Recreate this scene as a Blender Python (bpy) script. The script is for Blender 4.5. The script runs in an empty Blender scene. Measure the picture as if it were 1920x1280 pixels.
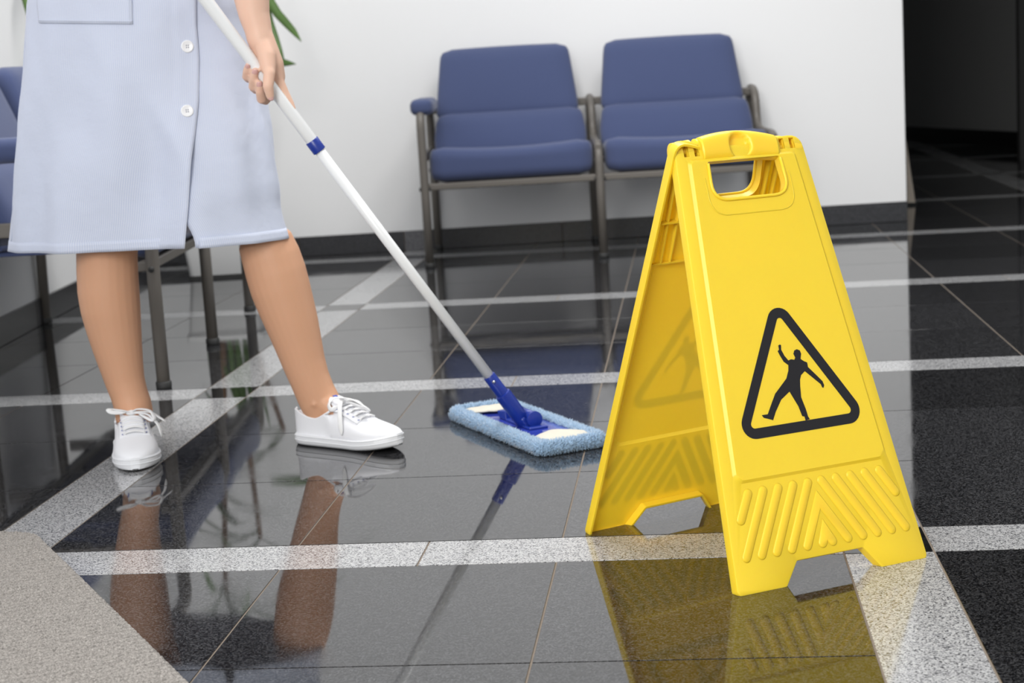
import bpy, bmesh, math, random
from mathutils import Vector, Matrix, noise
from mathutils.geometry import delaunay_2d_cdt
random.seed(7)
V = Vector
scn = bpy.context.scene
col = scn.collection

# ------------------------------------------------------------------ camera
T = 0.4                                   # side of one floor tile in metres
CAM = V((2.5213*T, -5.945*T, 1.7222*T)); FPX = 3116.0
YAW, PITCH, ROLL = 0.1116, 0.1621, -0.0608
fwd = V((-math.sin(YAW)*math.cos(PITCH), math.cos(YAW)*math.cos(PITCH), -math.sin(PITCH)))
r0 = V((math.cos(YAW), math.sin(YAW), 0)); u0 = r0.cross(fwd)
RGT = math.cos(ROLL)*r0 + math.sin(ROLL)*u0
UPV = -math.sin(ROLL)*r0 + math.cos(ROLL)*u0
cd = bpy.data.cameras.new('camera'); cam = bpy.data.objects.new('camera', cd); col.objects.link(cam)
m = Matrix((RGT, UPV, -fwd)).transposed().to_4x4(); m.translation = CAM; cam.matrix_world = m
cd.sensor_width = 36; cd.lens = FPX/1920*36; cd.clip_start = 0.05
cd.dof.use_dof = True; cd.dof.focus_distance = 2.32; cd.dof.aperture_fstop = 8.0
scn.camera = cam

# ------------------------------------------------------------------ light
w = bpy.data.worlds.new('daylight'); scn.world = w; w.use_nodes = True
w.node_tree.nodes['Background'].inputs[0].default_value = (0.93, 0.97, 1.0, 1)
w.node_tree.nodes['Background'].inputs[1].default_value = 0.60
def area(name, loc, target, size, sy, power, color=(1, 1, 1)):
    l = bpy.data.lights.new(name, 'AREA'); l.shape = 'RECTANGLE'; l.size = size; l.size_y = sy
    l.energy = power; l.color = color
    o = bpy.data.objects.new(name, l); col.objects.link(o); o.location = loc
    o.rotation_euler = (V(target)-V(loc)).to_track_quat('-Z', 'Y').to_euler(); return o
area('window_daylight', (-0.9, -4.0, 2.2), (0.9, 1.0, 0.5), 3.0, 2.2, 248, (1.0, 0.99, 0.97))
area('ceiling_panel_light', (0.9, 1.6, 3.1), (0.9, 1.6, 0), 2.2, 1.4, 84, (1.0, 0.98, 0.95))
vs = scn.view_settings
vs.view_transform = 'Standard'; vs.look = 'None'; vs.exposure = 0.22; vs.gamma = 1.0; vs.use_curve_mapping = False

# ------------------------------------------------------------------ helpers
def at(x, y, Y=None, Z=None):
    """point seen at photo pixel x, y at the depth Y (or the height Z), metres"""
    d = fwd*FPX + RGT*(x-960) - UPV*(y-640)
    t = (Y-CAM.y)/d.y if Y is not None else (Z-CAM.z)/d.z
    return CAM + d*t
def pix(P):
    d = V(P)-CAM; z = d.dot(fwd)
    return 960+FPX*d.dot(RGT)/z, 640-FPX*d.dot(UPV)/z, z
def lerp(a, b, t): return a+(b-a)*t
def smooth(t): t = max(0, min(1, t)); return t*t*(3-2*t)
def interp(tab, x):
    if x <= tab[0][0]: return tab[0][1]
    for (a, fa), (b, fb) in zip(tab, tab[1:]):
        if x <= b:
            t = (x-a)/(b-a); return lerp(fa, fb, t)
    return tab[-1][1]
def interps(tab, x):                      # smooth (Catmull-Rom) interpolation
    n = len(tab)
    if x <= tab[0][0]: return tab[0][1]
    if x >= tab[-1][0]: return tab[-1][1]
    for i in range(n-1):
        if x <= tab[i+1][0]:
            x1, y1 = tab[i]; x2, y2 = tab[i+1]
            m1 = (y2-tab[i-1][1])/(x2-tab[i-1][0]) if i else (y2-y1)/(x2-x1)
            m2 = (tab[i+2][1]-y1)/(tab[i+2][0]-x1) if i+2 < n else (y2-y1)/(x2-x1)
            h = x2-x1; t = (x-x1)/h
            return ((2*t**3-3*t*t+1)*y1+(t**3-2*t*t+t)*h*m1+(-2*t**3+3*t*t)*y2+(t**3-t*t)*h*m2)
def tag(o, label=None, cat=None, group=None, kind=None):
    if label: o['label'] = label
    if cat: o['category'] = cat
    if group: o['group'] = group
    if kind: o['kind'] = kind
    return o
def empty(name, loc=(0, 0, 0), rz=0, parent=None):
    o = bpy.data.objects.new(name, None); o.location = loc; o.rotation_euler = (0, 0, rz)
    o.empty_display_size = 0.05; col.objects.link(o)
    if parent: o.parent = parent
    return o
def link(name, me, mat, parent=None, world=False):
    o = bpy.data.objects.new(name, me); col.objects.link(o)
    if mat and not me.materials: me.materials.append(mat)
    if parent:
        o.parent = parent
        if world:
            M = Matrix(); q = parent
            while q: M = q.matrix_parent_inverse @ q.matrix_basis @ M; q = q.parent
            o.matrix_parent_inverse = M.inverted()
    return o
class MB:
    def __init__(s): s.v = []; s.f = []; s.uv = None
    def add(s, vs, fs):
        k = len(s.v); s.v += [V(p) for p in vs]; s.f += [tuple(i+k for i in f) for f in fs]; return s
    def box(s, lo, hi, M=None):
        x0, y0, z0 = lo; x1, y1, z1 = hi
        p = [V(q) for q in ((x0,y0,z0),(x1,y0,z0),(x1,y1,z0),(x0,y1,z0),(x0,y0,z1),(x1,y0,z1),(x1,y1,z1),(x0,y1,z1))]
        if M: p = [M @ q for q in p]
        return s.add(p, [(0,3,2,1),(4,5,6,7),(0,1,5,4),(1,2,6,5),(2,3,7,6),(3,0,4,7)])
    def tube(s, pts, rad, seg=16, cap=True, ref=None, flat=1.0, endround=False):
        pts = [V(p) for p in pts]; n = len(pts)
        if not hasattr(rad, '__len__'): rad = [rad]*n
        if endround:
            P = []; R = []
            d = (pts[0]-pts[1]).normalized(); r = rad[0]
            for k in range(4):
                a = math.pi/2*(1-k/4)
                if k == 0: a = math.pi/2*0.93
                P.append(pts[0]+d*r*math.sin(a)); R.append(r*math.cos(a))
            P += pts; R += list(rad)
            d = (pts[-1]-pts[-2]).normalized(); r = rad[-1]
            for k in range(1, 5):
                a = math.pi/2*(k/4)
                if k == 4: a = math.pi/2*0.93
                P.append(pts[-1]+d*r*math.sin(a)); R.append(r*math.cos(a))
            pts, rad, n = P, R, len(P)
        tan = []
        for i in range(n):
            a = pts[max(i-1, 0)]; b = pts[min(i+1, n-1)]; tan.append((b-a).normalized())
        nrm = V(ref) if ref is not None else (V((0, 0, 1)) if abs(tan[0].z) < .9 else V((1, 0, 0)))
        k0 = len(s.v)
        for i in range(n):
            nrm = (nrm-tan[i]*nrm.dot(tan[i])).normalized(); bn = tan[i].cross(nrm)
            for j in range(seg):
                a = 2*math.pi*j/seg
                s.v.append(pts[i]+nrm*(rad[i]*flat*math.cos(a))+bn*(rad[i]*math.sin(a)))
        for i in range(n-1):
            for j in range(seg):
                a = k0+i*seg+j; b = k0+i*seg+(j+1) % seg
                s.f.append((a, b, b+seg, a+seg))
        if cap:
            s.f.append(tuple(k0+j for j in range(seg))[::-1]); s.f.append(tuple(k0+(n-1)*seg+j for j in range(seg)))
        return s
    def rings(s, rings, cap=True, closed=True):
        k0 = len(s.v); n = len(rings[0])
        for r in rings: s.v += [V(p) for p in r]
        for i in range(len(rings)-1):
            for j in range(n if closed else n-1):
                a = k0+i*n+j; b = k0+i*n+(j+1) % n
                s.f.append((a, b, b+n, a+n))
        if cap and closed:
            s.f.append(tuple(k0+j for j in range(n))[::-1]); s.f.append(tuple(k0+(len(rings)-1)*n+j for j in range(n)))
        return s
    def lathe(s, prof, seg=24, M=None):
        rr = []
        for r, z in prof:
            ring = [V((r*math.cos(2*math.pi*j/seg), r*math.sin(2*math.pi*j/seg), z)) for j in range(seg)]
            rr.append([M @ p for p in ring] if M else ring)
        return s.rings(rr)
    def mesh(s, name, sm=True):
        me = bpy.data.meshes.new(name); me.from_pydata([tuple(p) for p in s.v], [], s.f); me.validate()
        bm = bmesh.new(); bm.from_mesh(me); bmesh.ops.recalc_face_normals(bm, faces=bm.faces); bm.to_mesh(me); bm.free()
        if sm:
            for p in me.polygons: p.use_smooth = True
        return me
    def build(s, name, mat, parent=None, sm=True, bevel=0, seg=2, auto=None, world=False):
        o = link(name, s.mesh(name, sm), mat, parent, world)
        if bevel:
            b = o.modifiers.new('bevel', 'BEVEL'); b.width = bevel; b.segments = seg; b.limit_method = 'ANGLE'
            b.angle_limit = math.radians(35)
        if auto is not None: o.data.set_sharp_from_angle(angle=math.radians(auto))
        return o
def rbox(lo, hi, r, seg=4):               # box with rounded edges as MB
    bm = bmesh.new(); bmesh.ops.create_cube(bm, size=1)
    for v in bm.verts: v.co = V([lerp(lo[i], hi[i], v.co[i]+.5) for i in range(3)])
    bmesh.ops.bevel(bm, geom=list(bm.edges), offset=r, segments=seg, profile=.5, affect='EDGES')
    mb = MB(); bm.verts.index_update()
    mb.add([v.co.copy() for v in bm.verts], [[v.index for v in f.verts] for f in bm.faces]); bm.free(); return mb
def arcpts(cx, cy, r, a0, a1, n=8):
    return [(cx+r*math.cos(math.radians(lerp(a0, a1, i/n))), cy+r*math.sin(math.radians(lerp(a0, a1, i/n)))) for i in range(n+1)]
def roundpoly(pts, rs, n=6):
    out = []; N = len(pts)
    for i in range(N):
        p = V(pts[i]); a = V(pts[i-1]); b = V(pts[(i+1) % N]); r = rs[i] if hasattr(rs, '__len__') else rs
        if r <= 0: out.append(tuple(p)); continue
        d1 = (a-p).normalized(); d2 = (b-p).normalized(); ang = d1.angle(d2); t = r/math.tan(ang/2)
        t = min(t, (a-p).length*.49, (b-p).length*.49)
        q1 = p+d1*t; q2 = p+d2*t
        for k in range(n+1):
            s = k/n; out.append(tuple((1-s)**2*q1+2*s*(1-s)*p+s*s*q2))
    return out
def fill(loops):
    """triangulate the outer loop minus the holes; returns verts2d, faces"""
    vs = []; es = []
    for lp in loops:
        k = len(vs); vs += [V(p[:2]) for p in lp]; es += [(k+i, k+(i+1) % len(lp)) for i in range(len(lp))]
    fs_in = []; k = 0
    for lp in loops: fs_in.append(list(range(k, k+len(lp)))); k += len(lp)
    r = delaunay_2d_cdt(vs, es, [], 0, 1e-7)
    def inside(p, lp):
        c = False; n = len(lp)
        for i in range(n):
            x1, y1 = lp[i][:2]; x2, y2 = lp[i-1][:2]
            if (y1 > p[1]) != (y2 > p[1]) and p[0] < (x2-x1)*(p[1]-y1)/(y2-y1)+x1: c = not c
        return c
    faces = []
    for f in r[2]:
        c = sum((r[0][i] for i in f), V((0, 0)))/len(f)
        if inside(c, loops[0]) and not any(inside(c, h) for h in loops[1:]): faces.append(tuple(f))
    return r[0], faces
def plate(mb, loops, z0, z1, mp):
    """closed flat plate with holes between heights z0 and z1, mapped by mp(x,y,z)"""
    vs, fs = fill(loops); n = len(vs)
    mb.add([mp(p[0], p[1], z1) for p in vs]+[mp(p[0], p[1], z0) for p in vs], fs+[tuple(i+n for i in f[::-1]) for f in fs])
    for lp in loops:
        k = len(lp)
        mb.add([mp(p[0], p[1], z1) for p in lp]+[mp(p[0], p[1], z0) for p in lp],
               [(i, i+k, (i+1) % k+k, (i+1) % k) for i in range(k)])
    return mb
def weld(o, d=1e-5):
    bm = bmesh.new(); bm.from_mesh(o.data); bmesh.ops.remove_doubles(bm, verts=bm.verts, dist=d)
    bmesh.ops.recalc_face_normals(bm, faces=bm.faces); bm.to_mesh(o.data); bm.free()

# ------------------------------------------------------------------ materials
def sr(r, g, b): return tuple(((c/255)/12.92 if c/255 <= .04045 else ((c/255+.055)/1.055)**2.4) for c in (r, g, b))+(1,)
def mat(name, color, rough=.5, metal=0, spec=.5, sss=0, sssr=None, noise_amt=0, nscale=40, bump=0, bscale=200, sheen=0, coat=0):
    m = bpy.data.materials.new(name); m.use_nodes = True; nt = m.node_tree; b = nt.nodes['Principled BSDF']
    b.inputs['Base Color'].default_value = color; b.inputs['Roughness'].default_value = rough
    b.inputs['Metallic'].default_value = metal; b.inputs['Specular IOR Level'].default_value = spec
    if sss:
        b.inputs['Subsurface Weight'].default_value = sss; b.inputs['Subsurface Radius'].default_value = sssr; b.inputs['Subsurface Scale'].default_value = 1
    if sheen: b.inputs['Sheen Weight'].default_value = sheen
    if coat: b.inputs['Coat Weight'].default_value = coat; b.inputs['Coat Roughness'].default_value = .1
    g = nt.nodes.new('ShaderNodeNewGeometry')
    if noise_amt:
        n = nt.nodes.new('ShaderNodeTexNoise'); n.inputs['Scale'].default_value = nscale; n.inputs['Detail'].default_value = 4
        nt.links.new(g.outputs['Position'], n.inputs['Vector'])
        mx = nt.nodes.new('ShaderNodeMix'); mx.data_type = 'RGBA'
        mx.inputs[6].default_value = tuple(c*(1-noise_amt) for c in color[:3])+(1,)
        mx.inputs[7].default_value = tuple(min(1, c*(1+noise_amt)) for c in color[:3])+(1,)
        nt.links.new(n.outputs['Fac'], mx.inputs[0]); nt.links.new(mx.outputs[2], b.inputs['Base Color'])
    if bump:
        n = nt.nodes.new('ShaderNodeTexNoise'); n.inputs['Scale'].default_value = bscale; n.inputs['Detail'].default_value = 3
        nt.links.new(g.outputs['Position'], n.inputs['Vector'])
        bp = nt.nodes.new('ShaderNodeBump'); bp.inputs['Strength'].default_value = bump; bp.inputs['Distance'].default_value = .002
        nt.links.new(n.outputs['Fac'], bp.inputs['Height']); nt.links.new(bp.outputs[0], b.inputs['Normal'])
    return m
def granite(name, dark, mid, light, scale, p0, p1, p2, rough, smear=0.0, var=.25):
    m = bpy.data.materials.new(name); m.use_nodes = True; nt = m.node_tree; b = nt.nodes['Principled BSDF']; L = nt.links.new
    g = nt.nodes.new('ShaderNodeNewGeometry')
    n = nt.nodes.new('ShaderNodeTexVoronoi'); n.inputs['Scale'].default_value = scale     # one random shade for each mineral grain
    L(g.outputs['Position'], n.inputs['Vector'])
    sc = nt.nodes.new('ShaderNodeSeparateColor'); L(n.outputs['Color'], sc.inputs[0])
    cr = nt.nodes.new('ShaderNodeValToRGB'); e = cr.color_ramp.elements
    e[0].position = p0; e[0].color = dark; e[1].position = p2; e[1].color = light
    k = e.new(p1); k.color = mid
    L(sc.outputs[0], cr.inputs[0])
    oi = nt.nodes.new('ShaderNodeObjectInfo')
    mr = nt.nodes.new('ShaderNodeMapRange'); mr.inputs['To Min'].default_value = 1-var; mr.inputs['To Max'].default_value = 1+var
    L(oi.outputs['Random'], mr.inputs['Value'])
    mx = nt.nodes.new('ShaderNodeVectorMath'); mx.operation = 'SCALE'; L(cr.outputs[0], mx.inputs[0]); L(mr.outputs[0], mx.inputs['Scale'])
    L(mx.outputs[0], b.inputs['Base Color'])
    b.inputs['Roughness'].default_value = rough
    if smear:                               # faint water marks left by the mop
        n2 = nt.nodes.new('ShaderNodeTexNoise'); n2.inputs['Scale'].default_value = 7; n2.inputs['Detail'].default_value = 5
        L(g.outputs['Position'], n2.inputs['Vector'])
        r2 = nt.nodes.new('ShaderNodeMapRange'); r2.inputs['From Min'].default_value = .45; r2.inputs['From Max'].default_value = .75
        r2.inputs['To Min'].default_value = rough; r2.inputs['To Max'].default_value = rough+smear
        L(n2.outputs['Fac'], r2.inputs['Value']); L(r2.outputs[0], b.inputs['Roughness'])
    b.inputs['IOR'].default_value = 1.56
    return m
M_dark = granite('dark_granite', (.003, .003, .0035, 1), (.013, .013, .0145, 1), (.068, .068, .072, 1), 520, .1, .45, 1.0, .035, .06)
M_light = granite('light_granite', (.05, .05, .055, 1), (.30, .30, .31, 1), (.52, .52, .52, 1), 520, .04, .32, .95, .09, .05, .06)
M_inset = granite('black_granite', (.006, .006, .006, 1), (.012, .012, .012, 1), (.03, .03, .03, 1), 620, .3, .5, .75, .03, 0)
M_skirt = granite('dark_skirting_stone', (.012, .012, .014, 1), (.024, .024, .027, 1), (.05, .05, .055, 1), 500, .3, .5, .75, .28)
M_skirtl = granite('grey_skirting_stone', (.08, .08, .09, 1), (.15, .15, .16, 1), (.22, .22, .23, 1), 500, .3, .5, .75, .3)
M_grout = mat('grout', sr(128, 116, 104), .9, noise_amt=.2, nscale=60)
M_wall = mat('white_plaster', (.90, .90, .905, 1), .75, spec=.25, bump=.05, bscale=300)
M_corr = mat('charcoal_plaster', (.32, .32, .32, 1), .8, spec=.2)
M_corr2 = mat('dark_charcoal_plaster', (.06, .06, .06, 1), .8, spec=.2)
M_black = mat('black_trim', (.006, .006, .006, 1), .5, spec=.3)
M_yellow = mat('yellow_plastic', (.95, .615, .033, 1), .38, spec=.4, sss=.5, sssr=(.009, .007, .002), noise_amt=.03, nscale=14, bump=.03, bscale=900)
M_print = mat('black_print', (.014, .013, .015, 1), .55, spec=.3)
M_fabric = mat('blue_upholstery', sr(74, 84, 119), .9, spec=.15, noise_amt=.12, nscale=400, bump=.2, bscale=900, sheen=.25)
M_metal = mat('grey_painted_steel', sr(106, 101, 95), .42, metal=.0, spec=.5)
M_cap = mat('dark_rubber', (.03, .03, .03, 1), .6)
M_white = mat('white_enamel', (.82, .83, .84, 1), .28, spec=.5)
M_blue = mat('blue_plastic', (.008, .03, .27, 1), .32, spec=.5)
M_bluel = mat('glossy_blue_plastic', (.03, .05, .36, 1), .12, spec=.6, coat=.5)
M_pile = mat('microfibre_pile', sr(150, 178, 206), .95, spec=.1, noise_amt=.45, nscale=320, sheen=.4)
M_canvas = mat('cream_canvas', sr(206, 201, 188), .85, spec=.2, noise_amt=.08, nscale=60, bump=.2, bscale=700)
M_chrome = mat('steel_pin', (.75, .75, .75, 1), .2, metal=1)
M_shoe = mat('white_canvas', (.86, .865, .90, 1), .8, spec=.2, bump=.12, bscale=1400)
M_rubber = mat('white_rubber', (.84, .85, .88, 1), .45, spec=.4)
M_lace = mat('white_lace', (.88, .88, .89, 1), .85, spec=.15, bump=.2, bscale=1500)
M_eye = mat('blue_stitching', sr(60, 80, 170), .7)
M_button = mat('white_button', (.88, .88, .89, 1), .22, spec=.6)
M_hole = mat('button_hole', sr(150, 150, 165), .8)
M_hair = mat('brown_hair', sr(70, 45, 30), .5)
M_nail = mat('finger_nail', sr(224, 178, 172), .25, spec=.6)
M_eyeball = mat('eye_white', (.8, .8, .8, 1), .2)
M_leaf = mat('palm_leaf', sr(74, 104, 44), .42, spec=.5, noise_amt=.35, nscale=9)
M_trunk = mat('palm_stem', sr(112, 84, 62), .85, noise_amt=.3, nscale=60)
M_soil = mat('potting_soil', sr(50, 38, 30), .95, noise_amt=.3, nscale=90, bump=.6, bscale=120)
M_pot = mat('white_planter', (.78, .78, .78, 1), .35)
M_wood = mat('pale_wood', sr(214, 200, 184), .6, noise_amt=.08, nscale=30)
M_mat = mat('grey_carpet', sr(150, 145, 140), .95, spec=.1, noise_amt=.95, nscale=420, bump=.5, bscale=900)

# skin: bare arms above, tan stockings on the legs
M_skin = bpy.data.materials.new('skin'); M_skin.use_nodes = True
nt = M_skin.node_tree; b = nt.nodes['Principled BSDF']
g = nt.nodes.new('ShaderNodeNewGeometry'); sx = nt.nodes.new('ShaderNodeSeparateXYZ'); nt.links.new(g.outputs['Position'], sx.inputs[0])
mr = nt.nodes.new('ShaderNodeMapRange'); mr.inputs['From Min'].default_value = .5; mr.inputs['From Max'].default_value = .6
nt.links.new(sx.outputs['Z'], mr.inputs['Value'])
mx = nt.nodes.new('ShaderNodeMix'); mx.data_type = 'RGBA'; mx.inputs[6].default_value = sr(214, 164, 132); mx.inputs[7].default_value = sr(230, 190, 168)
nt.links.new(mr.outputs[0], mx.inputs[0]); nt.links.new(mx.outputs[2], b.inputs['Base Color'])
b.inputs['Roughness'].default_value = .5; b.inputs['Specular IOR Level'].default_value = .35
b.inputs['Subsurface Weight'].default_value = .12; b.inputs['Subsurface Radius'].default_value = (.008, .003, .002); b.inputs['Subsurface Scale'].default_value = 1

# dress: pale blue cotton with a very fine vertical stripe
M_dress = bpy.data.materials.new('striped_cotton'); M_dress.use_nodes = True
nt = M_dress.node_tree; b = nt.nodes['Principled BSDF']; L = nt.links.new
uv = nt.nodes.new('ShaderNodeUVMap'); sp = nt.nodes.new('ShaderNodeSeparateXYZ'); L(uv.outputs[0], sp.inputs[0])
mu = nt.nodes.new('ShaderNodeMath'); mu.operation = 'MULTIPLY'; mu.inputs[1].default_value = 2*math.pi/.0032; L(sp.outputs['X'], mu.inputs[0])
sn = nt.nodes.new('ShaderNodeMath'); sn.operation = 'SINE'; L(mu.outputs[0], sn.inputs[0])
nz = nt.nodes.new('ShaderNodeTexNoise'); nz.inputs['Scale'].default_value = 60; L(uv.outputs[0], nz.inputs['Vector'])
ad = nt.nodes.new('ShaderNodeMath'); ad.operation = 'MULTIPLY'; L(sn.outputs[0], ad.inputs[0]); L(nz.outputs['Fac'], ad.inputs[1])
mr = nt.nodes.new('ShaderNodeMapRange'); mr.inputs['From Min'].default_value = -.6; mr.inputs['From Max'].default_value = .6; L(ad.outputs[0], mr.inputs['Value'])
mx = nt.nodes.new('ShaderNodeMix'); mx.data_type = 'RGBA'; mx.inputs[6].default_value = sr(190, 199, 222); mx.inputs[7].default_value = sr(216, 220, 233)
L(mr.outputs[0], mx.inputs[0]); L(mx.outputs[2], b.inputs['Base Color'])
b.inputs['Roughness'].default_value = .85; b.inputs['Specular IOR Level'].default_value = .2; b.inputs['Sheen Weight'].default_value = .15
nb = nt.nodes.new('ShaderNodeTexNoise'); nb.inputs['Scale'].default_value = 26; nb.inputs['Detail'].default_value = 5; L(uv.outputs[0], nb.inputs['Vector'])
bp = nt.nodes.new('ShaderNodeBump'); bp.inputs['Strength'].default_value = .35; bp.inputs['Distance'].default_value = .006
L(nb.outputs['Fac'], bp.inputs['Height']); L(bp.outputs[0], b.inputs['Normal'])

# ------------------------------------------------------------------ the setting
# the walls stand 5.5 degrees off the floor grid
WA = math.radians(5.55); E1 = V((math.cos(WA), math.sin(WA), 0)); E2 = V((-math.sin(WA), math.cos(WA), 0))
CORNER = V((-2.88*T, 10.13*T, 0)); WALL_H = 3.2
WALL_END = 3.03                            # length of the white wall, corner to its right end
Mw = Matrix((E1, E2, V((0, 0, 1)))).transposed().to_4x4(); Mw.translation = CORNER
wm = MB().box((-.15, 0, 0), (WALL_END, .15, WALL_H), Mw)
tag(wm.build('wall_back', M_wall, sm=False, bevel=.003), 'white plaster wall behind the chairs', kind='structure')
wm = MB().box((-.15, -6.5, 0), (0, 0, WALL_H), Mw)
tag(wm.build('wall_left', M_wall, sm=False, bevel=.003), 'white plaster wall at the left', kind='structure')

# floor: grout bed, granite tiles, light bands every three tiles, black insets where bands cross
BW = .3054*T; MOD = 3*T+BW; GAP = .0028
fl = MB().box((-1.9, -3.2, -.06), (5.6, 13.2, -.0012)).build('floor', M_grout, sm=False)
tag(fl, 'polished dark granite floor with pale stone bands', kind='structure')
def tile_mesh(sx, sy):
    a, b, c = sx/2-GAP/2, sy/2-GAP/2, .0002
    vs = []
    for (q, z) in ((0, -.008), (0, -c), (c, 0)):
        vs += [(-a+q, -b+q, z), (a-q, -b+q, z), (a-q, b-q, z), (-a+q, b-q, z)]
    fs = [(8, 9, 10, 11)]
    for k in (0, 4):
        for j in range(4): fs.append((k+j, k+(j+1) % 4, k+4+(j+1) % 4, k+4+j))
    me = bpy.data.meshes.new('tile'); me.from_pydata(vs, [], fs); return me
tm = {'floor_tile': (tile_mesh(T, T), M_dark), 'band_stone': (tile_mesh(T*1.5, BW), M_light),
      'band_stone_deep': (tile_mesh(BW, T*1.5), M_light), 'inset_stone': (tile_mesh(BW, BW), M_inset)}
for k, (me, ma) in tm.items(): me.materials.append(ma)
far = {'dark': [], 'light': []}
def behind_wall(x, y):
    q = Mw.inverted() @ V((x, y, 0)); return q.x < -.12 or (q.y > .12 and q.x < WALL_END-.1)
def in_frame(x0, x1, y0, y1, mg=140):
    for a in range(4):
        for b_ in range(4):
            P = V((lerp(x0, x1, a/3), lerp(y0, y1, b_/3), 0))
            if (P-CAM).dot(fwd) < .2: continue
            px, py, _ = pix(P)
            if -mg < px < 1920+mg and -mg < py < 1280+mg: return True
    return False
def piece(kind, x0, x1, y0, y1):
    if all(behind_wall(x, y) for x in (x0, x1) for y in (y0, y1)): return
    vis = in_frame(x0, x1, y0, y1)
    ya = pix(V(((x0+x1)/2, y0, 0)))[1] if (V(((x0+x1)/2, y0, 0))-CAM).dot(fwd) > .2 else 1e4
    yb = pix(V(((x0+x1)/2, y1, 0)))[1] if (V(((x0+x1)/2, y1, 0))-CAM).dot(fwd) > .2 else 2e4
    if vis and abs(ya-yb) > 7:
        o = bpy.data.objects.new('band_stone' if kind.startswith('band') else kind, tm[kind][0]); col.objects.link(o)
        o.location = ((x0+x1)/2, (y0+y1)/2, 0); o.parent = fl
    else:
        far['light' if kind.startswith('band') else 'dark'].append((x0, x1, y0, y1))
for i in range(-1, 4):
    for j in range(-2, 10):
        X0, Y0 = i*MOD, j*MOD
        for a in range(3):
            for b_ in range(3): piece('floor_tile', X0+a*T, X0+a*T+T, Y0+b_*T, Y0+b_*T+T)
        for a in range(2):
            piece('band_stone', X0+a*1.5*T, X0+(a+1)*1.5*T, Y0-BW, Y0)
            piece('band_stone_deep', X0-BW, X0, Y0+a*1.5*T, Y0+(a+1)*1.5*T)
        piece('inset_stone', X0-BW, X0, Y0-BW, Y0)
for k, ma in (('dark', M_dark), ('light', M_light)):
    mb = MB(); g2 = GAP/2
    for x0, x1, y0, y1 in far[k]: mb.box((x0+g2, y0+g2, -.008), (x1-g2, y1-g2, 0))
    if mb.v: tag(mb.build('distant_paving', ma, fl, sm=False), kind='stuff')

# stone skirting, one piece after another
def skirting(name, M, x_end, cuts, light, side):
    root = MB().box((0, -.004, .0005), (x_end, -.0003, .078), M).build(name, M_grout, sm=False)
    tag(root, 'dark stone skirting along the %s white wall' % side, kind='structure')
    for k in range(len(cuts)-1):
        a, b_ = cuts[k]+.0015, cuts[k+1]-.0015
        MB().box((a, -.014, .001), (b_, -.002, .0795), M).build('skirting_stone', M_skirtl if k in light else M_skirt, root, sm=False, bevel=.001, world=True)
Minv = Mw.inverted()
def along(px, py): return (Minv @ at(px, py, Z=.04)).x
c0 = along(761, 448); c1 = along(798, 446)
skirting('baseboard_back', Mw, WALL_END, [.015, .35, c0-.42, c0, c1, c1+.55, c1+1.1, WALL_END], {3}, 'back')
Ml = Mw @ Matrix.Rotation(math.radians(90), 4, 'Z')
Ml = Mw @ Matrix(((0, -1, 0, 0), (-1, 0, 0, 0), (0, 0, 1, 0), (0, 0, 0, 1)))
skirting('baseboard_left', Ml, 6.4, [.015, .5, 1.05, 1.6, 2.15, 2.7, 3.3, 3.9, 4.6, 5.4, 6.4], set(), 'left')

# the unlit corridor past the end of the white wall
XE = (Mw @ V((WALL_END, 0, 0)))
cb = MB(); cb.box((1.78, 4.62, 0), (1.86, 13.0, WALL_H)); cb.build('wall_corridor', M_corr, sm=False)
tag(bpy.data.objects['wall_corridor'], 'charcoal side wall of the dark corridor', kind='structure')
A = at(1690, 262, Z=0); B = at(1925, 277, Z=0); d = (B-A).normalized(); A2 = A-d*1.2; B2 = B+d*1.5; nn = V((-d.y, d.x, 0))
def slab(p, q, th, z0, z1):
    t = (q-p).normalized(); nrm = V((-t.y, t.x, 0))*th
    return [(*(v.xy), z) for z in (z0, z1) for v in (p, q, q+nrm, p+nrm)], [(0,3,2,1),(4,5,6,7),(0,1,5,4),(1,2,6,5),(2,3,7,6),(3,0,4,7)]
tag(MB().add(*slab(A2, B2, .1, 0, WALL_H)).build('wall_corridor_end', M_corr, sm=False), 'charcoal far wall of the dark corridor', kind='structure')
tag(MB().add(*slab(A2-nn*.02, B2-nn*.02, .019, 0, .1)).build('baseboard_corridor', M_black, sm=False), 'black skirting of the dark corridor', kind='structure')
P = at(1913, 300, Z=0)
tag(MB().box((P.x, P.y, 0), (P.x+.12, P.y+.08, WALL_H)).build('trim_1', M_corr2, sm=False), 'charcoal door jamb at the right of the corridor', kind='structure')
tag(MB().box((P.x+.1, 2.8, 0), (P.x+.2, P.y, WALL_H)).build('wall_right', M_corr2, sm=False), 'charcoal right wall, extended out of view to shade the corridor', kind='structure')  # extended towards the camera, unseen, to keep world light out of the corridor
tag(MB().box((1.9, 4.9, WALL_H-.2), (P.x+1.5, 13, WALL_H)).build('ceiling', M_corr, sm=False), 'unseen ceiling added over the corridor to keep it dark', kind='structure')  # out of view, added to block world light from above the corridor
e = Mw @ V((WALL_END, .15, 0))
tag(MB().box((e.x-.03, e.y, 0), (e.x+.035, e.y+.09, WALL_H)).build('trim_2', M_black, sm=False), 'black door frame at the end of the white wall', kind='structure')

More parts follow.
